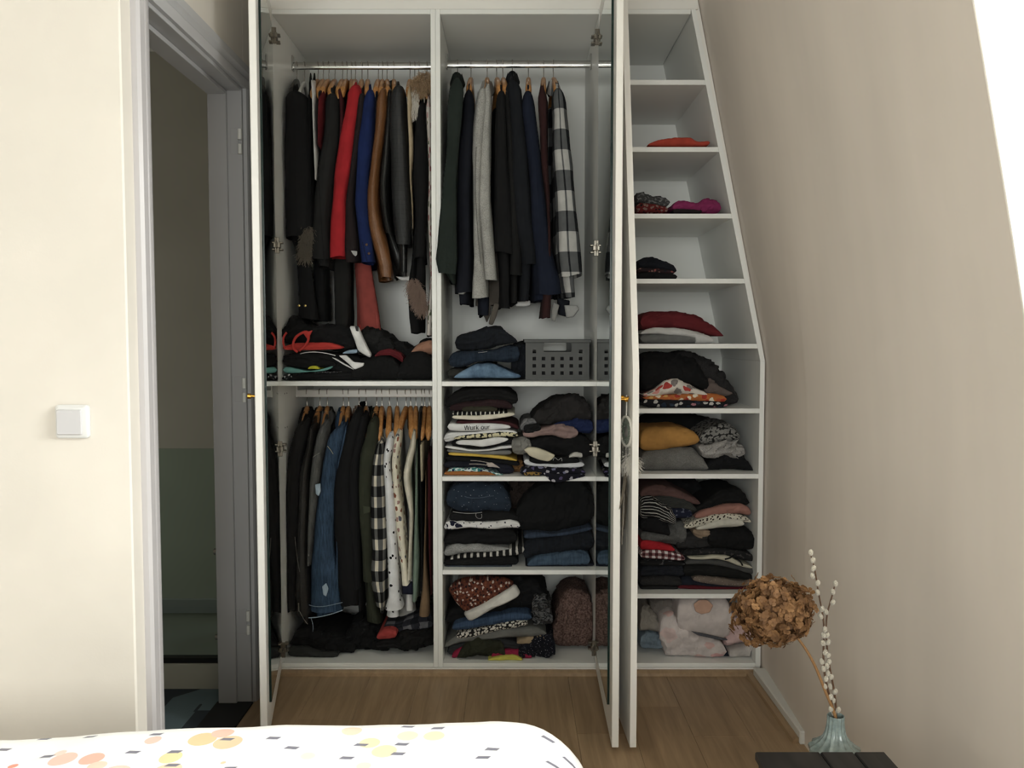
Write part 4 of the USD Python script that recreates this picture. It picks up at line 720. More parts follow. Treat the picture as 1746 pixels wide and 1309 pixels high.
G('blouse', 'black blouse right of the black hoodie on the lower left rail', fab((26, 26, 29)), 624, [(704, 616, 628), (740, 608, 622), (790, 596, 612), (860, 594, 611), (960, 602, 615), (1040, 608, 618)], 1042, 1000, 2)
G('jacket', 'olive green jacket on the lower left rail', fab((66, 70, 52)), 642, [(712, 629, 645), (740, 623, 644), (775, 613, 640), (820, 611, 634), (880, 613, 633), (940, 616, 632), (1000, 616, 638), (1065, 618, 654)], 1066, 990, 2, collar=True, parts=(flap([(619, 862), (631, 864), (631, 873), (620, 876)], 3.277, .006, fab((74, 78, 60)), 'pocket_flap'),))
G('shirt', 'black and white buffalo plaid shirt on the lower left rail', PL, 651, [(748, 643, 656), (765, 640, 656), (800, 634, 655), (850, 632, 657), (900, 632, 659), (940, 635, 660), (980, 633, 661), (1010, 640, 661), (1045, 647, 657)], 1045, 1032, 2, neck=720, collar=True)
G('shirt', 'white shirt with small black dots and a flared cuff on the lower left rail', fab((238, 238, 240), 'dots', (24, 24, 28), s=1.9, a=.18), 664, [(738, 660, 672), (760, 657, 671), (785, 654, 665), (830, 656, 670), (900, 659, 676), (960, 662, 679), (1015, 664, 681), (1030, 660, 684), (1037, 658, 686)], 1052, 1037, 2, Yf=3.262, neck=728, collar=True)
G('shirt', 'cream shirt with a small brown feather print and a navy cuff', fab((238, 230, 208), 'blobs', (170, 96, 70), (110, 110, 124), (196, 150, 140), (150, 116, 86), s=1.5, a=.36), 677, [(732, 675, 686), (760, 671, 683), (790, 668, 680), (840, 671, 684), (900, 676, 690), (950, 681, 694), (985, 684, 699), (1000, 685, 703)], 1000, 997, 2, Yf=3.275, neck=722, parts=(flap([(686, 994), (703, 994), (704, 1014), (685, 1013)], 3.285, .03, fab((30, 34, 62)), 'cuff', 'navy cuff'),))
hanger('wood', unproject(692, 668, YR)[0], ZR2 - .005, -4, 'bare wooden hanger between the printed cream shirt and the draped cream blouse', None)
G('blouse', 'draped plain cream blouse on the lower left rail', CREAM, 700, [(733, 702, 713), (755, 697, 712), (790, 687, 707), (810, 684, 704), (850, 690, 708), (880, 697, 708), (930, 695, 706), (982, 691, 703)], 985, None, 2, Yf=3.262, wr=.35, neck=740)
G('blouse', 'white blouse with a ruffled hem under the navy cuff', WHITE, 695, [(760, 699, 704), (850, 698, 705), (1000, 690, 706), (1036, 687, 708)], 1037, None, 2, Yf=3.31, wr=.5, hk=None)
G('cardigan', 'mint green cardigan on the lower left rail', fab((142, 166, 148)), 709, [(770, 709, 714), (850, 706, 715), (900, 704, 716), (950, 703, 718), (1020, 702, 715)], 1022, None, 2, Yf=3.285)
G('dress', 'black dress between the mint cardigan and the maroon dress', BLACK, 719, [(705, 714, 722), (740, 713, 720), (800, 714, 722), (900, 716, 724), (1000, 714, 724)], 1005, None, 2, Yf=3.31, neck=700, hk='black')
G('camisole', 'short beige strappy top near the right of the lower left rail', fab((212, 196, 164)), 724, [(756, 714, 724), (790, 715, 724), (812, 717, 723)], 818, None, 2, Yf=3.262, neck=745)
G('dress', 'tan dress flaring at the bottom of the lower left rail', fab((158, 126, 92)), 728, [(800, 725, 729), (860, 724, 730), (940, 721, 729), (1000, 715, 733), (1045, 708, 738)], 1047, None, 2, Yf=3.29, hk=None, neck=760)
G('dress', 'maroon dress against the divider on the lower left rail', fab((104, 26, 36)), 732, [(772, 727, 738), (850, 727, 739), (950, 730, 739), (1000, 733, 739)], 1010, None, 2, Yf=3.272, neck=745)
G('blouse', 'pale grey chiffon blouse with pointed hem hanging lowest behind the dotted shirt', fab((176, 174, 168)), 686, [(790, 682, 687), (900, 678, 694), (1000, 668, 714), (1045, 662, 724), (1078, 682, 704)], 1078, None, 2, Yf=3.39, depth=.2, wr=.4, hk=None)
# ================================================================ clothes on the middle rail
PL2 = fab((38, 40, 46), 'plaid', (110, 112, 114), (196, 194, 190), s=1.75, a=.22)
G('jacket', 'dark green jacket whose sleeve hangs out over the divider', fab((44, 56, 50)), 780, [(130, 774, 786), (160, 767, 790), (200, 764, 787), (260, 762, 782), (330, 755, 780), (400, 750, 780), (463, 743, 776), (476, 768, 775)], 480, 468, 3, Yf=3.166, sd=.03, body_y=3.24, hk='black', collar=True, neck=128)
G('jacket', 'dark navy jacket right of the green jacket on the middle rail', fab((32, 36, 50)), 803, [(150, 795, 804), (165, 790, 808), (200, 787, 808), (260, 780, 806), (330, 780, 805), (400, 779, 805), (450, 776, 804), (497, 775, 803)], 517, 497, 3, parts=(flap([(778, 497), (795, 497), (790, 502), (782, 501)], 3.30, .02, LGREY, 'lining', 'pale cuff lining'),))
G('hoodie', 'light grey hoodie on the middle rail', fab((168, 166, 160), 'melange', (196, 194, 188)), 830.6, [(147, 822, 842), (165, 813, 844), (200, 810, 843), (260, 808, 842), (330, 808, 842), (390, 812, 846), (430, 816, 849), (476, 820, 852)], 476, 506, 3, Yf=3.262, srows=[(160, 814, 832), (220, 808, 826), (300, 806, 820), (360, 806, 818), (420, 806, 822), (470, 804, 828), (500, 801, 834), (507, 803, 832)], body_y=3.275, collar=True, wr=.3, neck=140, parts=(line([(812, 250), (811, 330), (815, 400), (820, 450)], 3.262, .0016, fab((140, 138, 132)), 'seam'),))
G('jacket', 'black jacket right of the light grey hoodie on the middle rail', BLACK, 847, [(152, 848, 862), (180, 846, 864), (260, 844, 866), (350, 842, 870), (420, 845, 874), (500, 850, 876), (520, 850, 878)], 521, 430, 3)
G('cardigan', 'black cardigan left of the high-collared navy coat', fab((34, 34, 34)), 857.5, [(152, 859, 869), (200, 862, 872), (300, 866, 880), (440, 872, 888), (515, 870, 889)], 517, 470, 3, Yf=3.30)
G('coat', 'dark navy coat with an upright collar on the middle rail', fab((30, 34, 42)), 873.5, [(135, 864, 884), (150, 862, 889), (170, 866, 892), (230, 870, 897), (300, 874, 902), (380, 880, 908), (450, 888, 914), (510, 886, 910)], 512, 452, 3, hk='black', neck=126, collar=True, parts=(flap([(876, 514), (904, 512), (905, 520), (895, 523), (880, 522)], 3.42, .02, WHITE, 'shirt_tail', 'white hem showing below'),))
G('jacket', 'navy blue jacket left of the maroon one on the middle rail', fab((30, 40, 66)), 901, [(152, 893, 908), (180, 890, 911), (240, 897, 918), (300, 902, 925), (360, 905, 932), (420, 909, 940), (480, 912, 953), (503, 914, 955)], 512, 500, 3)
G('cardigan', 'dark maroon cardigan beside the plaid shirt on the middle rail', fab((78, 40, 40)), 927, [(150, 914, 934), (170, 911, 939), (220, 915, 938), (280, 919, 938), (330, 926, 939), (400, 931, 941), (500, 922, 944), (538, 916, 943)], 541, None, 3, Yf=3.29)
G('shirt', 'large buffalo plaid shirt on the middle rail, rightmost garment there', PL2, 943.6, [(148, 943, 960), (165, 942, 963), (200, 944, 966), (250, 943, 972), (290, 945, 978), (350, 949, 984), (420, 950, 989), (480, 957, 993), (512, 966, 992)], 506, 470, 3, Yf=3.275, neck=140, collar=True, parts=(flap([(944, 515), (954, 520), (947, 548), (941, 546), (940, 530)], 3.33, .012, fab((170, 168, 164)), 'tie_end', 'grey tie end'), flap([(950, 508), (972, 512), (968, 540), (952, 536)], 3.40, .03, fab((40, 44, 56)), 'shirt_tail'), flap([(962, 520), (984, 520), (988, 527), (978, 540), (966, 542)], 3.36, .02, LGREY, 'shirt_tail', 'pale cuff')))
G('shirt', 'navy shirt showing below the light grey hoodie on the middle rail', fab((36, 42, 60)), 815, [(180, 813, 817), (400, 810, 836), (490, 808, 842), (536, 816, 838)], 537, None, 3, Yf=3.40, depth=.18, hk=None)
G('blouse', 'brown grey tie-neck blouse with loose ends hanging below the middle rail', fab((96, 88, 80)), 852, [(190, 850, 855), (400, 838, 868), (500, 800, 874), (520, 798, 874)], 521, None, 3, Yf=3.42, depth=.14, hk=None, parts=(flap([(826, 512), (838, 512), (836, 536), (830, 550), (826, 540), (816, 530)], 3.43, .01, fab((96, 88, 80)), 'tie_end'), flap([(843, 516), (852, 518), (846, 540), (840, 554), (833, 552), (836, 538)], 3.41, .012, fab((120, 112, 102)), 'tie_end')))
# ================================================================ left cabinet: pile on the shelf
S = 3.25
fold('trousers', 'black folded trousers with a pale patterned edge, lowest on the left shelf', fab((26, 26, 28)), 481, 620, [641, 636, 634, 632, 638], [648, 648], 'L1', parts=(flap([(482, 640), (494, 637), (498, 643), (486, 647)], 3.247, .006, fab((170, 170, 172), 'leopard', (40, 40, 44), s=.5), 'patterned_edge'), flap([(532, 636), (556, 633), (585, 633), (570, 636)], 3.25, .004, fab((120, 120, 124), 'leopard', (40, 40, 44), s=.4), 'patterned_edge')))
fold('blouse', 'teal folded top near the bottom of the left shelf pile', fab((120, 190, 182)), 484, 569, [623, 628, 632, 629, 622], [637, 636, 634, 633, 627], 'L1', layers=1)
fold('tee', 'sliver of a yellow top above the teal one', fab((206, 202, 40)), 526, 546, [626, 623, 627], [629.5, 629, 629.5], 'L1', Yf=3.245, layers=1)
fold('blouse', 'black folded top directly above the teal top', BLACK, 483, 575, [606, 604, 606, 612, 618], [624, 627, 629, 626, 626], 'L1', layers=3)
fold('sports_bra', 'black sports top with white lining spilling to the right on the left shelf', fab((28, 28, 30)), 484, 634, [604, 600, 600, 602, 608, 620], [612, 612, 622, 636, 644, 644], 'L1', Yf=3.26, parts=(flap([(565, 609), (573, 611), (600, 627), (604, 631), (586, 622)], 3.243, .01, WHITE, 'lining', 'white lining'), flap([(577, 606), (590, 605), (603, 617), (613, 619), (621, 618), (619, 624), (604, 630), (594, 620)], 3.237, .012, WHITE, 'lining', 'white lining'), line([(512, 603), (535, 600), (555, 602), (572, 606)], 3.247, .0018, WHITE, 'piping')))
CORAL = fab((232, 64, 56))
fold('swimsuit', 'coral swimsuit with looped straps on the left shelf pile', CORAL, 483, 585, [589, 584, 583, 584, 590], [597, 597, 597, 596, 595], 'L1', Yf=3.24, layers=3, parts=(line([(508, 600), (500, 591), (503, 577), (514, 568), (524, 566), (526, 578), (519, 590), (510, 598)], 3.232, .0055, CORAL, 'strap'), line([(486, 594), (483, 583), (485, 572), (489, 567)], 3.236, .0045, CORAL, 'strap'), flap([(516, 567), (533, 563), (527, 574), (525, 580)], 3.228, .008, CORAL, 'strap')))
fold('leggings', 'black leggings heaped on top of the left shelf pile', BLACK, 482, 606, [552, 538, 552, 556, 553, 554, 558, 566], [592, 590, 588, 590, 594, 600, 602, 602], 'L1', Yf=3.27, rough=.5)
fold('shirt', 'light blue shirt corner peeking from the left shelf pile', fab((150, 176, 200)), 585, 610, [601, 596, 595], [603, 603, 602], 'L1', Yf=3.25, layers=1)
piece('tee', 'white folded top hanging down the middle of the left shelf pile', WHITE, [(595, 556), (610, 556), (618, 575), (626, 592), (633, 604), (630, 610), (616, 602), (610, 598), (604, 580)], 3.235, .03, group=SHG['L1'], parts=(flap([(605, 556), (611, 556), (611, 565), (607, 564)], 3.226, .006, fab((70, 70, 72)), 'tag', 'dark tag'),))
fold('sweater', 'dark grey sweater behind the white folded top', COAL, 606, 672, [566, 558, 560, 570, 585], [606, 606, 604, 602, 600], 'L1', Yf=3.29, dome=False, rough=.5)
fold('leggings', 'black clothing heaped at the back right of the left shelf', fab((27, 27, 28)), 655, 738, [584, 580, 583, 594, 588, 576, 574], [606, 602, 604, 612, 604, 600, 600], 'L1', Yf=3.33, rough=.5, cat_='leggings')
fold('shorts', 'dark red shorts with a faded waistband on the left shelf', fab((140, 34, 44)), 640, 688, [605, 596, 594, 598, 606], [609, 606, 606, 612, 622], 'L1', Yf=3.26, layers=3)
fold('bra', 'nude padded bra at the right end of the left shelf', fab((196, 140, 112)), 702, 739, [598, 588, 582, 581, 584], [602, 602, 603, 604, 606], 'L1', Yf=3.28, layers=1)
fold('bra', 'rounded black padded bra in the middle of the left shelf', fab((24, 24, 25)), 600, 684, [622, 609, 605, 604, 608, 625], [648, 648], 'L1', Yf=3.245, dep=.2, rough=.12, layers=1, cat_='bra')
fold('bra', 'rounded black padded bra beside the divider on the left shelf', fab((22, 22, 24)), 678, 739, [628, 608, 599, 598, 602, 608], [648, 648], 'L1', Yf=3.242, dep=.2, rough=.12, layers=1, cat_='bra')
# left cabinet: heap on the floor
fold('skirt', 'grey skirt hem spread at the front left of the cabinet floor', fab((66, 68, 66)), 492, 578, [1101, 1104, 1110, 1110], [1113, 1117, 1121, 1121], 'L0', Yf=3.25, layers=1)
fold('sweatpants', 'black sweatpants heaped above the grey skirt hem', BLACK, 496, 606, [1085, 1070, 1076, 1082, 1088, 1096], [1104, 1108, 1112, 1116, 1117, 1114], 'L0', Yf=3.27, rough=.6)
fold('sweatpants', 'black sweatpants in the middle of the left cabinet floor', fab((26, 26, 28)), 588, 664, [1080, 1062, 1066, 1076, 1092], [1110, 1112, 1112, 1108, 1106], 'L0', Yf=3.30, rough=.6)
fold('tee', 'small black top left of the black sweatpants heap by the divider', fab((32, 30, 32)), 642, 684, [1094, 1088, 1092], [1105, 1106, 1106], 'L0', Yf=3.26, cat_='tee')
fold('blouse', 'coral top lying on the black heap at the cabinet floor', fab((206, 70, 66)), 643, 677, [1080, 1073, 1072, 1075], [1089, 1090, 1089, 1085], 'L0', Yf=3.255, layers=1)
fold('flannel_shirt', 'dark navy checked flannel shirt at the bottom right of the left cabinet', fab((26, 28, 40), 'plaid', (56, 58, 70), (120, 120, 126), s=.75), 655, 739, [1060, 1062, 1054, 1048, 1044], [1074, 1079, 1080, 1078, 1076], 'L0', Yf=3.30, rough=.5)
fold('sweatpants', 'black sweatpants heaped beside the divider on the left cabinet floor', fab((25, 25, 26)), 674, 739, [1086, 1078, 1075, 1074, 1074], [1106, 1113, 1112, 1106, 1103], 'L0', Yf=3.262, rough=.5)
# ================================================================ middle cabinet: jeans shelf
fold('jeans', 'grey brown jeans low on the left of the jeans pile', fab((60, 60, 56)), 763, 846, [627, 628, 622, 618], [645, 645, 634, 626], 'M1', Yf=3.27)
fold('jeans', 'light blue jeans at the bottom of the jeans pile', fab((70, 98, 132), 'wash', (136, 172, 206)), 774, 888, [641, 629, 620, 618, 624, 632, 638], [645, 645], 'M1', layers=1, Yf=3.25)
fold('jeans', 'dark blue jeans in the middle of the jeans pile', DDENIM, 765, 886, [601, 598, 598, 596, 589, 587], [628, 626, 617, 616, 618, 620], 'M1', layers=2)
fold('jeans', 'almost black jeans on top of the jeans pile', INK, 776, 882, [568, 567, 562, 556, 555, 566, 578], [600, 598, 597, 596, 590, 587, 586], 'M1', layers=3, parts=(line([(815, 601), (825, 600), (831, 599)], 3.243, .001, LGREY, 'zip'),))
fold('jeans', 'dark jeans standing between the jeans pile and the basket', fab((28, 33, 42), 'denim', (38, 44, 56)), 872, 899, [586, 583, 584], [645, 645], 'M1', Yf=3.33, layers=4)
# grey plastic basket with square holes
plain('basket_grey', (62, 63, 61), .5)
def basket():
    z0 = SHZ['M1'] + .001; xA, xB = unproject(896, 600, 3.30)[0], unproject(1005, 600, 3.30)[0]; z1 = unproject(950, 579, 3.30)[1]; yA, yB = 3.30, 3.62; t = .0035
    from shapely.geometry import box as sb, Polygon
    b = thing('storage_basket', 'grey plastic storage basket with square holes beside the jeans', 'basket', ((xA + xB) / 2, 3.46, z0))
    def wall(w, handle):
        p = sb(0, 0, w, z1 - z0); pitch = .0135; k = int((w - .05) / pitch / 1.0)
        n = max(2, int(round((w - .06) / .0285))); xs = [(w - (n - 1) * .0285) / 2 + i * .0285 for i in range(n)] if False else np.linspace(.035, w - .035, 6 if handle else 9)
        for r in range(4):
            for i, x in enumerate(xs):
                if handle and r == 3 and 0 < i < len(xs) - 1: continue
                zc = .028 + .0285 * r; p = p.difference(sb(x - .0068, zc - .0068, x + .0068, zc + .0068))
        if handle: p = p.difference(sb(w / 2 - .05, z1 - z0 - .042, w / 2 + .05, z1 - z0 - .018).buffer(.006))
        return trimesh.creation.extrude_polygon(p, t, engine='earcut')
    W, D = xB - xA, yB - yA
    f = wall(W, True); v = f.vertices; part(b, 'front_wall', trimesh.Trimesh(np.c_[xA + v[:, 0], yA + t - v[:, 2], z0 + v[:, 1]], f.faces), M['basket_grey']); part(b, 'back_wall', trimesh.Trimesh(np.c_[xA + v[:, 0], yB - v[:, 2], z0 + v[:, 1]], f.faces), M['basket_grey'])
    f = wall(D - 2 * t - .0004, False); v = f.vertices
    for x in (xA, xB - t): part(b, 'side_wall', trimesh.Trimesh(np.c_[x + v[:, 2], yA + t + .0002 + v[:, 0], z0 + v[:, 1]], f.faces[:, ::-1]), M['basket_grey'])
    part(b, 'base', bx(xA + t, xB - t, yA + t, yB - t, z0, z0 + .003), M['basket_grey'])
    part(b, 'rim', cat(bx(xA - .006, xB + .006, yA - .006, yA, z1 - .012, z1 + .002), bx(xA - .006, xB + .006, yB, yB + .006, z1 - .012, z1 + .002), bx(xA - .006, xA, yA, yB, z1 - .012, z1 + .002), bx(xB, xB + .006, yA, yB, z1 - .012, z1 + .002)), M['basket_grey'])
    single('basket_lining', bx(xA + .012, xB - .012, yA + .012, yB - .012, z0 + .0035, z1 - .05, .02), fab((48, 48, 50)), 'dark clothing filling the grey plastic basket', 'clothing')
basket()
# middle cabinet: shirt shelf, left stack
fold('tee', 'orange brown tee at the bottom of the T-shirt stack', fab((186, 112, 50)), 757, 846, [804, 802, 803, 803, 808], [812, 812], 'M2', layers=1, Yf=3.225)
fold('printed_tee', 'blue and teal swirl printed top just above the orange brown tee', fab((220, 236, 232), 'paisley', (46, 150, 150), (40, 60, 120), (120, 190, 186), s=.5, a=.75), 763, 858, [798, 797, 798, 796, 799, 804, 808], [804, 803, 803, 803, 805, 809, 812], 'M2', layers=1, Yf=3.232)
fold('tee', 'navy and black tee with beige print lines in the T-shirt stack', fab((32, 34, 52)), 757, 877, [785, 786, 786, 789, 794], [799, 797, 796, 799, 808], 'M2', Yf=3.245, parts=(line([(802, 785), (818, 786), (834, 789), (842, 791)], 3.234, .0014, fab((190, 180, 170)), 'print'), line([(800, 791), (815, 791), (830, 793)], 3.234, .0016, fab((190, 180, 170)), 'print'), flap([(829, 790), (838, 788), (848, 794), (853, 798), (840, 796), (832, 796)], 3.234, .004, fab((190, 176, 168)), 'print')))
fold('tee', 'black tee just below the yellow tee', BLACK, 760, 886, [776, 778, 781, 783, 786], [785, 786, 787, 790, 796], 'M2', Yf=3.25)
fold('tee', 'yellow tee as a thin bright line in the T-shirt stack', fab((222, 182, 70)), 764, 882, [770, 772, 774, 776, 783], [776, 777, 779, 782, 786], 'M2', layers=1, Yf=3.24)
fold('tee', 'mid grey tee just above the yellow tee', fab((138, 138, 136)), 762, 873, [764, 767, 769, 768, 766], [771, 772, 774, 775, 776], 'M2', layers=1, Yf=3.248)
fold('tee', 'thin white tee below the black and white folded one', WHITE, 759, 880, [759, 762, 766, 765, 760, 758], [763.5, 766.5, 769, 768, 765, 763], 'M2', layers=1, Yf=3.242)
fold('tee', 'black tee folded around a white lining in the T-shirt stack', fab((26, 26, 27)), 770, 877, [752, 748, 747, 746, 743, 747], [760, 765, 766, 764, 759, 757], 'M2', Yf=3.25, parts=(flap([(776, 754), (785, 750), (800, 750), (820, 750), (845, 745), (860, 746), (868, 748), (864, 752), (845, 758), (822, 762), (800, 759), (780, 758)], 3.238, .012, WHITE, 'lining', 'white lining'),))
fold('printed_tee', 'cream and black patterned top in the middle of the T-shirt stack', fab((222, 212, 170), 'leopard', (44, 46, 44), s=.5, a=.85), 774, 883, [744, 740, 738, 735, 737], [750, 747, 746, 744, 746], 'M2', layers=1, Yf=3.246)
fold('tee', 'crumpled white tee drooping at the left of the T-shirt stack', WHITE, 757, 882, [737, 736, 736, 733, 732, 734], [758, 748, 742, 738, 738, 740], 'M2', layers=3, Yf=3.25)
def wurk(t):
    m = meshkit.text_mesh('Wurk our', .0175, .0012); v = m.vertices; x0, z0 = unproject(791, 733, 3.229); w = v[:, 0] / v[:, 0].max()
    part(t, 'lettering', trimesh.Trimesh(np.c_[x0 + v[:, 0] * .98, 3.2292 - v[:, 2] - .0016 * np.sin(w * 3), z0 + v[:, 1] + .004 * w], m.faces), fab((58, 56, 60)))
fold('tee', 'white tee with dark lettering along its folded front', fab((238, 238, 238)), 763, 871, [719, 722, 721, 721, 722, 724], [735, 735, 735, 734, 732, 731], 'M2', layers=1, Yf=3.236, rough=.1, parts=(wurk,))
fold('tee', 'maroon tee drooping right above the lettered white tee', fab((84, 30, 38)), 778, 885, [716, 717, 716, 718, 724], [722, 722, 721, 723, 735], 'M2', layers=1, Yf=3.246)
fold('tee', 'cream folded tee high in the T-shirt stack', CREAM, 771, 878, [707, 708, 707, 705, 703, 702], [714, 715, 716, 715, 712, 709], 'M2', layers=2, Yf=3.244)
fold('printed_tee', 'black top with white marks above the cream tee', fab((24, 24, 26), 'vstripe', (220, 216, 204), s=.9, a=.72), 771, 866, [702, 701, 701, 701], [708, 708, 707, 706], 'M2', layers=1, Yf=3.25)
fold('tee', 'dark olive tee under the dark maroon tee', fab((72, 70, 52)), 788, 848, [693, 692, 692, 694], [702, 702, 702, 701], 'M2', layers=1, Yf=3.248)
fold('tee', 'dark maroon tee second from the top of the T-shirt stack', fab((62, 36, 40)), 766, 874, [690, 685, 682, 681, 686], [702, 700, 697, 696, 700], 'M2', layers=2, Yf=3.255)
fold('sweater', 'black sweater on top of the T-shirt stack', fab((30, 29, 30)), 759, 883, [680, 665, 662, 661, 662, 672], [700, 690, 684, 682, 686, 692], 'M2', layers=3, Yf=3.262, rough=.45)
fold('scarf', 'crumpled tan scarf between the two stacks on the T-shirt shelf', fab((150, 104, 58)), 864, 894, [798, 786, 784, 792], [808, 808, 807, 806], 'M2', Yf=3.29, rough=.9)
# right stack
FLN = fab((28, 28, 44), 'blobs', (150, 150, 186), (104, 92, 140), (186, 182, 190), s=1.1, a=.42)
fold('blouse', 'dark navy floral blouse drooping over the shelf edge', FLN, 887, 998, [799, 795, 796, 797, 798, 800], [812, 812], 'M2', Yf=3.215, layers=1, parts=(flap([(926, 806), (960, 808), (997, 808), (998, 812), (985, 815), (965, 820), (952, 823), (940, 821)], 3.192, .006, FLN, 'drooping_corner'), flap([(892, 806), (908, 804), (924, 806), (920, 810), (896, 811)], 3.208, .004, fab((170, 130, 60), 'blobs', (40, 36, 40), s=.4), 'print')))
fold('blouse', 'white blouse above the dark navy floral blouse', fab((228, 228, 232)), 893, 996, [779, 785, 788, 789, 787, 786], [793, 796, 797, 797, 797, 796], 'M2', Yf=3.24, layers=2)
fold('blouse', 'black lace-edged top inside the white blouse', fab((26, 26, 28)), 902, 988, [781, 781, 781, 778, 783], [787, 791, 791, 790, 789], 'M2', Yf=3.232, layers=1, parts=(line([(943, 785), (948, 781), (952, 784), (956, 781), (958, 786)], 3.228, .0012, LGREY, 'lace'),))
piece('blouse', 'cream satin blouse corner folded over the right stack of the T-shirt shelf', fab((222, 212, 184)), [(893, 767), (902, 762), (915, 763), (930, 768), (947, 776), (942, 783), (935, 787), (918, 784), (904, 778)], 3.222, .02, rough=.15, group=SHG['M2'])
fold('sweater', 'thick black sweater in the middle of the right stack', BLACK, 884, 1012, [760, 750, 744, 741, 741, 744, 752], [770, 768, 772, 778, 780, 782, 782], 'M2', Yf=3.245, layers=1, rough=.3)
fold('sweater', 'pale grey sleeve drooping at the left of the black sweater', fab((150, 148, 142)), 872, 906, [747, 746, 746, 750], [768, 776, 774, 766], 'M2', Yf=3.238, layers=1, rough=.6)
fold('blouse', 'pale top corner peeking out right beside the door hinge', fab((200, 196, 188)), 970, 993, [777, 770, 770], [780, 779, 781], 'M2', Yf=3.236, layers=1)
fold('blouse', 'dusty pink crumpled top on the right stack', fab((176, 144, 138)), 891, 986, [734, 736, 730, 726, 723, 726, 730], [744, 746, 743, 742, 746, 750, 744], 'M2', Yf=3.235, layers=2, rough=.6)
fold('blouse', 'grey crumpled top at the left end above the dusty pink top', fab((136, 136, 138)), 887, 914, [724, 715, 714, 716], [735, 735, 732, 728], 'M2', Yf=3.25, rough=.7)
fold('leggings', 'black leggings bunched below the grey crumpled top', fab((30, 30, 32)), 893, 922, [724, 722, 723], [738, 740, 734], 'M2', Yf=3.228, rough=.6)
fold('blouse', 'royal blue top under the dark grey heap', fab((34, 52, 110)), 944, 1011, [722, 716, 713, 714], [732, 734, 738, 742], 'M2', Yf=3.26, layers=2)
fold('sweatpants', 'dark grey brown sweatpants heaped on top of the right stack', fab((58, 54, 54)), 903, 1008, [716, 696, 685, 677, 674, 678, 692], [726, 724, 724, 726, 724, 722, 720], 'M2', Yf=3.265, rough=.5, layers=1)
# ================================================================ middle cabinet: jeans and skirts shelf
fold('jeans', 'slate blue jeans edge at the bottom of the skirt stack', fab((74, 84, 98)), 759, 873, [963, 964, 966, 967], [972, 972], 'M3', layers=1, Yf=3.245)
fold('skirt', 'black skirt under the striped black one', fab((28, 28, 29)), 757, 884, [952, 949, 947, 947, 947], [966, 967, 968, 969], 'M3', layers=2, Yf=3.25)
fold('skirt', 'black skirt with short white stripes along its fold', fab((26, 26, 27), 'vstripe', (196, 192, 184), s=1.28, a=.62), 765, 894, [950, 945, 943, 941, 938, 934, 926], [955, 951, 950, 949, 948, 947, 945], 'M3', layers=1, Yf=3.238)
fold('sweatpants', 'grey sweatpants drooping at the left of the skirt stack', GREYK, 757, 869, [931, 927, 927, 930, 932], [952, 944, 941, 940, 937], 'M3', layers=1, Yf=3.245)
fold('skirt', 'thick black skirt in the middle of the skirt stack', BLACK, 757, 882, [912, 904, 902, 902, 903], [931, 929, 929, 930, 930], 'M3', layers=2, Yf=3.25)
fold('skirt', 'white skirt with a navy pattern at its left end', fab((232, 230, 228), 'blobs', (32, 34, 66), s=.9, a=.18), 757, 887, [888, 886, 889, 889, 888, 885, 889], [906, 902, 899, 901, 902, 900, 902], 'M3', layers=2, Yf=3.242, parts=(flap([(760, 890), (772, 888), (782, 892), (790, 898), (776, 900), (764, 904)], 3.232, .006, fab((36, 38, 70), 'leopard', (230, 228, 228), s=.7, a=.8), 'print'),))
fold('shorts', 'black shorts with a frayed pale edge', fab((32, 32, 34)), 766, 884, [872, 874, 874, 872, 872, 878], [890, 890, 889, 888, 887, 888], 'M3', layers=1, Yf=3.25, parts=(line([(772, 872), (785, 874), (800, 875), (815, 874), (822, 873)], 3.24, .0013, LGREY, 'frayed_hem'), line([(812, 875), (813, 882), (818, 884), (821, 876)], 3.238, .001, LGREY, 'loose_thread')))
fold('jeans', 'paint-spattered dark blue jeans on top of the skirt stack', fab((50, 66, 88), 'dots', (190, 196, 204), s=1.2, a=.07), 761, 872, [834, 824, 823, 824, 826, 848], [868, 874, 877, 874, 878, 876], 'M3', Yf=3.26, layers=1, rough=.3, parts=(line([(792, 846), (805, 849), (822, 848), (842, 845)], 3.247, .0012, fab((90, 104, 124)), 'stitching'),))
fold('jeans', 'navy jeans flat at the bottom of the right jeans stack', fab((30, 38, 54)), 896, 1013, [962, 960, 959, 958], [972, 972], 'M3', layers=1, Yf=3.25)
fold('jeans', 'faded blue jeans near the bottom of the right jeans stack', fab((58, 80, 104), 'denim', (84, 108, 132)), 899, 1006, [957, 946, 943, 941, 938, 940], [964, 963, 962, 962, 962, 960], 'M3', layers=2, Yf=3.24)
fold('jeans', 'black jeans in the middle of the right jeans stack', INK, 892, 1013, [920, 914, 908, 904, 901], [960, 948, 946, 943, 943], 'M3', layers=2, Yf=3.25)
fold('jeans', 'dull blue waistband of jeans below the large black sweater', fab((48, 62, 86), 'denim', (66, 82, 106)), 893, 1009, [909, 906, 909, 906, 901, 896], [919, 917, 914, 912, 908, 903], 'M3', layers=1, Yf=3.242)
fold('sweater', 'large black sweater filling the right of the jeans shelf', fab((24, 25, 27)), 878, 1013, [865, 838, 826, 823, 823, 828], [910, 908, 910, 907, 902, 897], 'M3', Yf=3.262, layers=2, rough=.35)
fold('fur_vest', 'dark brown fur vest tucked behind the large black sweater', fab((62, 48, 42)), 868, 914, [826, 823, 823, 828], [870, 872, 870, 866], 'M3', Yf=3.36, rough=.9)
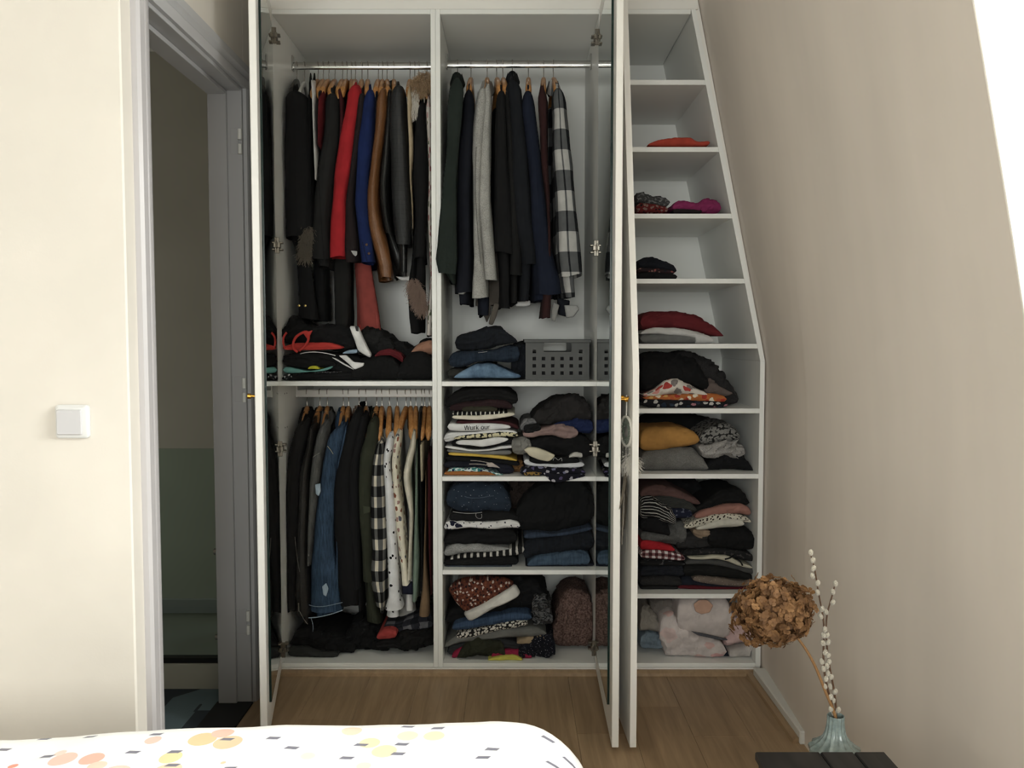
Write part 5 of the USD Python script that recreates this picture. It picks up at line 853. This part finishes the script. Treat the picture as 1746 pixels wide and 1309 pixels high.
# ================================================================ middle cabinet: bottom heap
fold('blouse', 'light grey top at the very bottom front of the heap', fab((160, 160, 156)), 780, 851, [1119, 1122, 1121, 1122], [1129, 1129], 'M0', layers=1, Yf=3.232)
fold('blouse', 'lemon yellow top at the bottom front of the heap', fab((222, 212, 84)), 832, 891, [1122, 1118, 1116, 1121], [1128, 1128], 'M0', layers=1, Yf=3.222, rough=.5)
fold('blouse', 'magenta top above the lemon yellow one', fab((190, 36, 78)), 838, 907, [1111, 1108, 1108, 1115], [1120, 1121, 1121, 1126], 'M0', layers=1, Yf=3.24)
fold('blouse', 'small magenta corner at the left of the olive trousers', fab((186, 34, 74)), 771, 797, [1114, 1104, 1101], [1120, 1118, 1116], 'M0', layers=1, Yf=3.245)
fold('trousers', 'olive green trousers crumpled in the bottom heap', fab((66, 68, 48)), 780, 862, [1114, 1096, 1087, 1084, 1090, 1104], [1120, 1125, 1127, 1124, 1120, 1114], 'M0', Yf=3.235, rough=.5, layers=1)
fold('trousers', 'dark grey trousers behind the olive green trousers', fab((66, 68, 72)), 763, 892, [1100, 1093, 1090, 1086, 1090, 1098], [1116, 1110, 1108, 1108, 1108, 1108], 'M0', Yf=3.26)
fold('blouse', 'beige rolled top at the right of the bottom heap', fab((190, 164, 128)), 881, 928, [1090, 1084, 1080], [1097, 1097, 1096], 'M0', Yf=3.238, rough=.6)
fold('blouse', 'navy blouse with white dots at the right of the bottom heap', fab((28, 30, 46), 'dots', (190, 190, 200), s=.6, a=.13), 884, 947, [1102, 1094, 1084, 1080, 1094], [1120, 1127, 1128, 1128, 1120], 'M0', Yf=3.23, rough=.45, layers=1)
fold('sweatpants', 'grey sweatpants across the middle of the bottom heap', fab((132, 132, 128)), 758, 932, [1094, 1080, 1076, 1072, 1068, 1068, 1073], [1106, 1096, 1092, 1089, 1087, 1086, 1084], 'M0', Yf=3.245, layers=1, rough=.4)
fold('leopard_tee', 'black and white leopard print top folded in the bottom heap', fab((214, 208, 196), 'leopard', (46, 44, 44), s=.42, a=.72), 778, 900, [1077, 1074, 1069, 1063, 1058, 1056], [1090, 1088, 1081, 1074, 1070, 1066], 'M0', Yf=3.238, layers=1)
fold('jeans', 'blue jeans folded above the leopard print top', fab((52, 76, 112), 'denim', (78, 106, 142)), 771, 907, [1062, 1056, 1052, 1048, 1044, 1044], [1076, 1072, 1067, 1063, 1060, 1058], 'M0', Yf=3.245, layers=3)
fold('scarf', 'grey white fringed scarf bunched right of the blue jeans', fab((120, 120, 122), 'leopard', (54, 56, 60), s=.35, a=.7), 908, 943, [1020, 1018, 1030, 1050], [1062, 1068, 1067, 1064], 'M0', Yf=3.25, rough=.8)
fold('sweater', 'black sweater heaped behind the rust paisley blouse', fab((27, 27, 30)), 759, 936, [1038, 1030, 1010, 990, 985, 988, 1010], [1070, 1064, 1056, 1052, 1048, 1046, 1050], 'M0', Yf=3.30, rough=.5)
piece('trousers', 'white rolled trousers lying diagonally across the bottom heap', fab((228, 224, 216)), [(790, 1047), (800, 1040), (822, 1030), (848, 1014), (866, 1004), (879, 999), (888, 1015), (876, 1022), (858, 1030), (832, 1042), (812, 1054), (799, 1061)], 3.245, .05, bulge=.5, rough=.3, group=SHG['M0'])
piece('blouse', 'rust red paisley blouse lying tilted on top of the bottom heap', fab((120, 58, 40), 'paisley', (206, 190, 176), (52, 30, 34), (150, 80, 48), (96, 40, 34), s=.45, a=.6), [(764, 1007), (772, 996), (790, 988), (830, 985), (862, 988), (878, 996), (866, 1008), (846, 1020), (822, 1034), (793, 1044), (778, 1030)], 3.262, .05, bulge=.5, rough=.3, group=SHG['M0'])
fold('blouse', 'grey top corner above the rust paisley blouse', fab((140, 136, 132)), 780, 814, [986, 982, 984], [993, 992, 990], 'M0', Yf=3.30, layers=1)
fold('sweater', 'rust and grey speckled knit sweater at the right of the bottom heap', fab((84, 50, 46), 'melange', (160, 128, 116), s=.5), 943, 1012, [1060, 1022, 1008, 1006, 1012, 1022], [1107, 1107], 'M0', Yf=3.30, rough=.4, layers=2)
# ================================================================ right cabinet shelves, from the top
fold('blouse', 'coral orange top alone on the second shelf of the right cabinet', fab((224, 78, 58)), 1104, 1209, [246, 240, 236, 234, 234, 241, 239], [250, 250], 'R2', rough=.4, layers=1)
fold('shorts', 'red and black shorts under the grey printed shirt', fab((140, 36, 36), 'blobs', (30, 28, 30), (150, 120, 110), s=.6, a=.5), 1084, 1138, [347, 345, 347, 352], [364, 364], 'R3', layers=2)
fold('printed_shirt', 'grey printed shirt folded on the third shelf of the right cabinet', fab((74, 74, 76), 'leopard', (130, 130, 130), s=.5, a=.9), 1084, 1141, [326, 328, 332, 335, 339], [346, 346, 350, 352, 352], 'R3', layers=2, rough=.6)
fold('blouse', 'dark brown top under the magenta hoodie', fab((58, 46, 46)), 1147, 1196, [356, 356, 358], [364, 364], 'R3', layers=1, Yf=3.25)
fold('hoodie', 'magenta hoodie crumpled on the third shelf of the right cabinet', fab((170, 48, 110)), 1145, 1229, [351, 340, 341, 346, 339, 337, 346], [359, 358, 360, 362, 364, 364], 'R3', rough=.5, layers=1, Yf=3.245)
fold('tee', 'black tee lowest on the fourth shelf of the right cabinet', fab((26, 26, 28)), 1088, 1154, [463, 463, 465, 467], [475, 475], 'R4', layers=1)
fold('printed_tee', 'dark top with a pink red print in the fourth shelf stack', fab((60, 36, 40), 'blobs', (170, 90, 84), (40, 36, 44), (190, 140, 130), s=.6), 1088, 1150, [456, 457, 459, 461], [464, 464, 466, 468], 'R4', layers=1)
fold('tee', 'dark navy tee on top of the fourth shelf stack', fab((26, 30, 42)), 1088, 1153, [441, 438, 441, 446, 458], [458, 458, 460, 462, 466], 'R4', layers=2)
fold('sweater', 'grey sweater at the bottom of the fifth shelf', fab((128, 128, 126)), 1091, 1196, [568, 567, 568, 571], [586, 586], 'R5', layers=1)
fold('sweater', 'white sweater under the dark red sweater', fab((206, 204, 202)), 1091, 1217, [566, 558, 558, 560, 566, 576], [571, 569, 571, 573, 578, 584], 'R5', layers=1, Yf=3.245)
fold('sweater', 'dark red sweater on top of the fifth shelf', fab((140, 38, 46)), 1091, 1233, [533, 530, 530, 532, 536, 550, 570], [567, 562, 560, 562, 566, 572, 575], 'R5', rough=.3)
fold('printed_dress', 'dark floral dress with pink blooms at the bottom of the sixth shelf', fab((34, 32, 40), 'blobs', (186, 120, 130), (190, 186, 180), (50, 66, 90), s=1.1, a=.5), 1095, 1241, [678, 680, 681, 683, 685], [696, 696], 'R6', layers=1, Yf=3.23)
fold('printed_dress', 'orange and red flower-printed dress just above the dark floral one', fab((220, 120, 54), 'blobs', (230, 180, 96), (206, 62, 44), (236, 224, 200), (214, 96, 50), s=1.0, a=.6), 1096, 1238, [675, 673, 672, 670, 671, 673], [681, 682, 683, 684, 688, 687], 'R6', layers=1, Yf=3.235)
fold('printed_tee', 'white top with red watercolour print on the sixth shelf', fab((226, 216, 204), 'blobs', (216, 70, 62), (230, 150, 140), (150, 140, 136), s=1.6, a=.55), 1095, 1209, [670, 664, 649, 645, 654, 662, 674], [676, 676, 674, 672, 673, 676, 678], 'R6', layers=1, Yf=3.24)
fold('sweater', 'maroon sweater under the large black sweater on the sixth shelf', fab((70, 26, 34)), 1093, 1170, [668, 662, 656, 652], [686, 680, 672, 660], 'R6', Yf=3.262)
fold('sweater', 'large black sweater heaped on the sixth shelf', fab((24, 24, 26)), 1093, 1208, [602, 600, 602, 612, 640], [672, 668, 660, 660, 672], 'R6', Yf=3.256, layers=1, rough=.3)
fold('sweater', 'charcoal patterned sweater slumped at the back of the sixth shelf', fab((52, 50, 52), 'melange', (70, 66, 66)), 1148, 1258, [598, 598, 606, 630, 668], [664, 676, 686, 692, 696], 'R6', Yf=3.32, rough=.4)
fold('blouse', 'taupe top corner right of the large black sweater', fab((120, 104, 98)), 1199, 1247, [642, 648, 660, 668], [674, 676, 676, 672], 'R6', Yf=3.27, layers=1)
fold('sweater', 'thick black sweater at the back of the seventh shelf', fab((24, 24, 25)), 1092, 1262, [710, 707, 706, 710, 722, 760], [800, 800, 798, 796, 796, 796], 'R7', Yf=3.46, dep=.3, layers=1, rough=.3)
fold('sweater', 'thick grey knitted sweater on the seventh shelf', fab((112, 110, 106), 'melange', (140, 138, 134)), 1091, 1207, [772, 768, 765, 762, 766, 792], [808, 808], 'R7', rough=.2, layers=1)
fold('sweater', 'mustard yellow rolled sweater on the seventh shelf', fab((212, 150, 70)), 1091, 1192, [733, 729, 728, 727, 730, 741], [771, 771, 769, 765, 762, 758], 'R7', rough=.15, layers=1)
fold('sweatpants', 'black sweatpants wedged at the right of the seventh shelf', fab((26, 27, 30)), 1203, 1285, [790, 776, 764, 764, 778, 802], [808, 808], 'R7', Yf=3.27, layers=1)
fold('cardigan', 'light grey fluffy cardigan under the patterned knit', fab((160, 156, 152), 'melange', (190, 186, 182)), 1190, 1269, [757, 757, 756, 751, 750, 758], [768, 782, 782, 776, 786, 782], 'R7', Yf=3.245, rough=.9)
fold('knit_sweater', 'black and white zigzag knit on the seventh shelf', fab((150, 148, 144), 'leopard', (44, 44, 44), s=.5, a=.85), 1192, 1260, [742, 732, 725, 721, 722, 738], [757, 758, 758, 756, 754, 750], 'R7', Yf=3.25, rough=.3)
L8 = 'R8'
fold('sweater', 'charcoal sweater at the bottom left of the eighth shelf', fab((44, 43, 44)), 1091, 1156, [999, 998, 999], [1012, 1012], L8, layers=1)
fold('sweater', 'charcoal flecked sweater second from the bottom left', fab((46, 45, 46), 'melange', (64, 62, 62)), 1091, 1162, [983, 981, 983], [1000, 999, 1000], L8, layers=2)
fold('sweater', 'dark navy sweater below the gingham shirt', fab((30, 34, 44), 'melange', (42, 46, 58)), 1091, 1167, [964, 962, 963], [984, 983, 985], L8, layers=2)
fold('sweater', 'black sweater with a grey pattern below the gingham shirt', fab((32, 32, 34), 'leopard', (90, 90, 92), s=.7, a=1.1), 1091, 1168, [952, 953, 957], [964, 964, 964], L8, layers=1)
fold('shirt', 'red and white gingham shirt on the eighth shelf', fab((84, 34, 40), 'plaid', (150, 100, 104), (226, 220, 220), s=.28), 1091, 1167, [937, 936, 939, 945], [952, 953, 955, 957], L8, layers=1, Yf=3.235)
fold('tee', 'bright red tee above the gingham shirt', fab((206, 30, 42)), 1091, 1150, [920, 921, 925, 933], [939, 938, 939, 939], L8, layers=1, Yf=3.24)
fold('sweater', 'grey flecked sweater draped above the bright red tee', fab((92, 92, 92), 'melange', (116, 116, 114)), 1091, 1170, [905, 902, 895, 888], [921, 925, 929, 936], L8, Yf=3.25, rough=.4, layers=1)
fold('sweater', 'black sweater edge beneath the striped sweater', fab((25, 26, 30)), 1091, 1142, [884, 882, 896], [906, 910, 919], L8, Yf=3.24, layers=1)
fold('sweater', 'black and white striped sweater on the eighth shelf', fab((27, 27, 30), 'stripe', (190, 188, 182), s=.75, a=.74), 1091, 1152, [848, 849, 858, 878], [887, 886, 890, 897], L8, Yf=3.236, rough=.5, layers=1)
fold('shirt', 'navy patterned shirt between the striped sweater and zigzag knit', fab((34, 40, 70), 'leopard', (110, 116, 136), s=.6, a=1.1), 1130, 1180, [868, 866, 870], [884, 884, 882], L8, Yf=3.25)
fold('sweater', 'dark zigzag knit sweater under the brown pink hooded top', fab((52, 54, 52), 'stripe', (84, 84, 80), s=.3, a=.7), 1100, 1187, [846, 842, 846, 862], [870, 872, 872, 874], L8, Yf=3.262, rough=.3)
fold('hoodie', 'brown pink hooded top at the upper left of the eighth shelf', fab((108, 76, 72)), 1091, 1193, [833, 827, 829, 840, 852], [850, 848, 850, 856, 862], L8, Yf=3.27)
fold('sweater', 'black sweater high at the back of the eighth shelf', fab((24, 24, 26)), 1092, 1200, [822, 819, 819, 822], [860, 858, 858, 860], L8, Yf=3.45, dep=.3)
fold('sweater', 'dark red sweater along the bottom right of the eighth shelf', fab((118, 22, 36)), 1155, 1287, [996, 997, 999, 999, 997], [1012, 1012], L8, layers=1)
fold('sweater', 'navy sweater just above the bottom dark red one', fab((34, 40, 56)), 1158, 1272, [982, 984, 990, 997], [1000, 1000, 1002, 1002], L8, layers=1, Yf=3.26)
fold('sweater', 'taupe sequinned sweater low on the right stack of the eighth shelf', fab((132, 116, 104), 'dots', (230, 220, 200), s=.7, a=.1), 1180, 1288, [981, 982, 986, 990, 983], [990, 995, 998, 999, 997], L8, layers=1, Yf=3.245)
fold('sweater', 'thick black sweater above the taupe sequinned one', fab((32, 32, 31)), 1164, 1284, [960, 957, 960, 966, 978], [985, 984, 985, 987, 993], L8, layers=1)
fold('cardigan', 'grey ribbed cardigan on the right stack of the eighth shelf', fab((74, 74, 74), 'stripe', (100, 100, 98), s=.25), 1167, 1284, [953, 952, 954, 960, 967], [963, 961, 964, 971, 981], L8, layers=1, Yf=3.25)
fold('shirt', 'off-white shirt with black trim as a thin band in the right stack', fab((206, 200, 178)), 1172, 1282, [946, 948, 945, 947, 957, 964], [952, 953, 952, 956, 964, 969], L8, layers=1, Yf=3.24, parts=(line([(1236, 953), (1244, 951), (1252, 946)], 3.232, .003, BLACK, 'trim'), line([(1254, 952), (1262, 957), (1266, 964)], 3.232, .003, BLACK, 'trim')))
fold('sweater', 'dark patterned sweater above the off-white shirt', fab((40, 40, 42), 'leopard', (84, 78, 78), s=.5, a=1.1), 1162, 1287, [938, 935, 933, 938, 944], [948, 946, 946, 952, 960], L8, layers=1, Yf=3.255)
fold('sweatpants', 'charcoal sweatpants bunched left of the thick black sweater roll', fab((60, 59, 60)), 1153, 1226, [914, 906, 906, 912], [938, 937, 936, 936], L8, Yf=3.262, rough=.5)
fold('sweater', 'rolled black sweater at the right of the eighth shelf', fab((25, 25, 27)), 1207, 1288, [901, 897, 897, 900, 910], [935, 937, 939, 940], L8, layers=1, Yf=3.24)
fold('belt', 'rolled beige belt peeking left of the rolled black sweater', fab((176, 150, 124)), 1180, 1213, [902, 901, 902, 904], [909, 917, 920, 919], L8, layers=3, Yf=3.25)
fold('sweater', 'white sweater under the brown printed cream one', fab((214, 210, 196)), 1186, 1268, [898, 891, 885, 883, 887], [903, 902, 900, 899, 897], L8, layers=1, Yf=3.238)
fold('printed_tee', 'cream top with a brown leaf print under the dusty pink sweater', fab((214, 208, 190), 'blobs', (66, 48, 42), (60, 44, 40), s=.55, a=.42), 1165, 1280, [893, 885, 877, 874, 876, 884], [902, 899, 893, 889, 888, 893], L8, layers=1, Yf=3.245)
fold('sweater', 'dusty pink sweater near the top of the right stack', fab((188, 130, 116)), 1184, 1279, [875, 868, 863, 859, 858, 864], [885, 882, 878, 876, 876, 883], L8, layers=1, Yf=3.25)
fold('sweater', 'black sweater with a raised corner on top of the right stack', fab((26, 26, 27)), 1168, 1276, [874, 862, 848, 836, 834, 846], [880, 876, 869, 864, 862, 866], L8, Yf=3.27, rough=.5)
# bottom of the right cabinet: bedding
fold('sheet', 'light blue folded sheet at the bottom left of the bedding', fab((132, 152, 168)), 1091, 1133, [1084, 1077, 1075, 1078], [1106, 1108, 1108, 1106], 'R0', Yf=3.27, rough=.6, layers=3)
fold('sheet', 'off-white folded sheet above the light blue one', fab((168, 160, 150)), 1091, 1128, [1040, 1034, 1046, 1066], [1084, 1080, 1080, 1078], 'R0', Yf=3.27, layers=2)
fold('bolster', 'taupe rolled blanket at the back of the bedding shelf', fab((150, 140, 132)), 1106, 1162, [1028, 1023, 1022, 1024], [1078, 1076, 1076, 1074], 'R0', Yf=3.33, layers=1, cat_='blanket')
BED = fab((220, 208, 204), 'blobs', (222, 170, 168), (226, 186, 180), (226, 200, 196), s=4.0, a=.42)
fold('duvet_cover', 'white duvet cover with faint pink circles folded at the bottom of the right cabinet', BED, 1124, 1238, [1052, 1046, 1060, 1084, 1090, 1096], [1100, 1126, 1129, 1129, 1129], 'R0', Yf=3.236, layers=1, rough=.35)
fold('pillowcase', 'folded pillowcase with a peach circle standing on the duvet cover', fab((212, 200, 196)), 1154, 1249, [1023, 1022, 1022, 1023], [1082, 1088, 1092, 1095], 'R0', Yf=3.228, dep=.2, layers=1, rough=.15, parts=(flap([(1183, 1030), (1192, 1023), (1206, 1023), (1216, 1032), (1210, 1044), (1196, 1047), (1186, 1042)], 3.2245, .003, fab((206, 162, 138)), 'print', 'peach circle', .1, .05), flap([(1178, 1076), (1200, 1080), (1240, 1089), (1241, 1092), (1222, 1090), (1190, 1083)], 3.222, .004, fab((96, 96, 104)), 'print', 'grey dash', .1, .05)))
fold('pillowcase', 'pale pink pillowcase at the right of the bedding behind the hydrangea', fab((214, 180, 178)), 1236, 1282, [1062, 1058, 1058, 1064], [1108, 1104, 1100, 1096], 'R0', Yf=3.25, layers=2)
fold('pillowcase', 'white rolled pillowcase on the navy sheet', fab((206, 198, 192)), 1242, 1284, [1107, 1103, 1098], [1119, 1117, 1110], 'R0', Yf=3.245, layers=1)
fold('sheet', 'navy folded sheet at the bottom right of the bedding', fab((34, 44, 62)), 1231, 1286, [1110, 1108, 1108], [1129, 1129], 'R0', Yf=3.26, layers=1)
# ================================================================ dreamcatcher on the right door's knob
KY = 2.63; kx, kz_ = unproject(1074.5, 677, KY); kx -= .012
dc = thing('dreamcatcher', 'white dreamcatcher with feathers hanging from the knob of the right door', 'dreamcatcher', (kx, KY, kz_ - .3))
plain('cord_white', (226, 222, 212), .8, bump=.8, bscale=500); plain('feather_grey', (104, 96, 84), .8); plain('feather_white', (228, 222, 212), .85); plain('web_green', (112, 128, 112), .6); plain('bead_steel', (170, 168, 160), .3, .8)
oa = np.array([math.sin(math.radians(14)), -math.cos(math.radians(14)), 0]); oa /= np.linalg.norm(oa)      # the hoop hangs almost flat against the door
zt_ = unproject(1075, 710, KY)[1]; zb_ = unproject(1075, 760, KY)[1]; rr = (zt_ - zb_) / 2; hc = np.array([kx, KY, (zt_ + zb_) / 2])
part(dc, 'hanging_loop', cat(tube([(kx, KY - .004, kz_ + .006), (kx, KY - .008, kz_ - .01), tuple(hc + [0, -.002, rr])], .0022, 8), tube([(kx, KY - .004, kz_ + .006), (kx + .002, KY + .008, kz_ - .01), tuple(hc + [0, .002, rr])], .0022, 8)), M['cord_white'], True)
part(dc, 'hoop', tube([hc + rr * (math.cos(t) * oa + math.sin(t) * np.array([0, 0, 1])) for t in np.linspace(0, 2 * math.pi, 49)], .0048, 10, False), M['cord_white'], True)
web = [tube([hc + .93 * rr * (math.cos(t) * oa + math.sin(t) * np.array([0, 0, 1])), hc + .93 * rr * (math.cos(t + 2.2) * oa + math.sin(t + 2.2) * np.array([0, 0, 1]))], .0006, 4) for t in np.linspace(0, 2 * math.pi, 17)[:-1]]
part(dc, 'web', cat(*web), M['web_green'])
for k, dx in enumerate((-.6, 0, .6)):
    p0 = hc + rr * np.array([oa[0] * dx, oa[1] * dx, -math.sqrt(1 - dx * dx)]); part(dc, 'string', tube([p0, p0 + [0, 0, -.05]], .0008, 5), M['cord_white'])
    for j in range(3):
        s_ = trimesh.creation.icosphere(1, .003); part(dc, 'bead', trimesh.Trimesh(s_.vertices + p0 + [0, 0, -.012 - .012 * j], s_.faces), M['bead_steel'], True)
def feather(p, L, W, bend, m, yaw):
    n = 12; t = np.linspace(0, 1, n); c = np.stack([p[0] + bend[0] * t ** 2, p[1] + bend[1] * t ** 2, p[2] - L * t], -1); w = W * np.sin(math.pi * np.clip(t * .92 + .06, 0, 1)) ** .7
    sx_, sy_ = math.cos(yaw), math.sin(yaw); a = c + np.stack([w * sx_, w * sy_, w * .3], -1); b = c + np.stack([-w * sx_, -w * sy_, w * .3], -1); e = c + np.array([-sy_, sx_, 0]) * .0018
    v = np.vstack([a, c, b, e]); f = np.vstack([grid_faces(3, n), np.array([(i, i + 1, 3 * n + i + 1) for i in range(n - 1)]), np.array([(i, 3 * n + i + 1, 3 * n + i) for i in range(n - 1)]), np.array([(2 * n + i, 3 * n + i, 3 * n + i + 1) for i in range(n - 1)]), np.array([(2 * n + i, 3 * n + i + 1, 2 * n + i + 1) for i in range(n - 1)])])
    part(dc, 'feather', (v, f), m, True); part(dc, 'quill', tube(c, np.linspace(.0012, .0004, n), 5), M['feather_white'])
fp = hc + [0, 0, -rr - .045]
for q, (dx, dy, L, W, b, m, yw) in enumerate(((0, 0, .085, .018, (-.010, -.01), 'feather_white', 1.2), (.006, .012, .075, .016, (.004, .0), 'feather_white', 2.0), (-.006, -.008, .14, .016, (-.02, -.03), 'feather_grey', 1.3), (.003, .006, .20, .014, (-.008, -.015), 'feather_grey', 1.8), (-.004, .0, .24, .012, (-.014, -.05), 'feather_grey', 1.0), (.004, -.004, .28, .009, (.0, .01), 'feather_white', 1.5), (-.002, -.012, .12, .006, (-.03, -.08), 'feather_grey', 2.4))):
    feather(fp + [dx, dy, -.02 * (q > 1)], L, W, b, M[m], yw)
fur([(1076, 780), (1075, 795)], .012, .035, 700, M['fur_white'], 'down', Y=KY, dirn=(0, -.2, -.8), width=.0007)(dc)
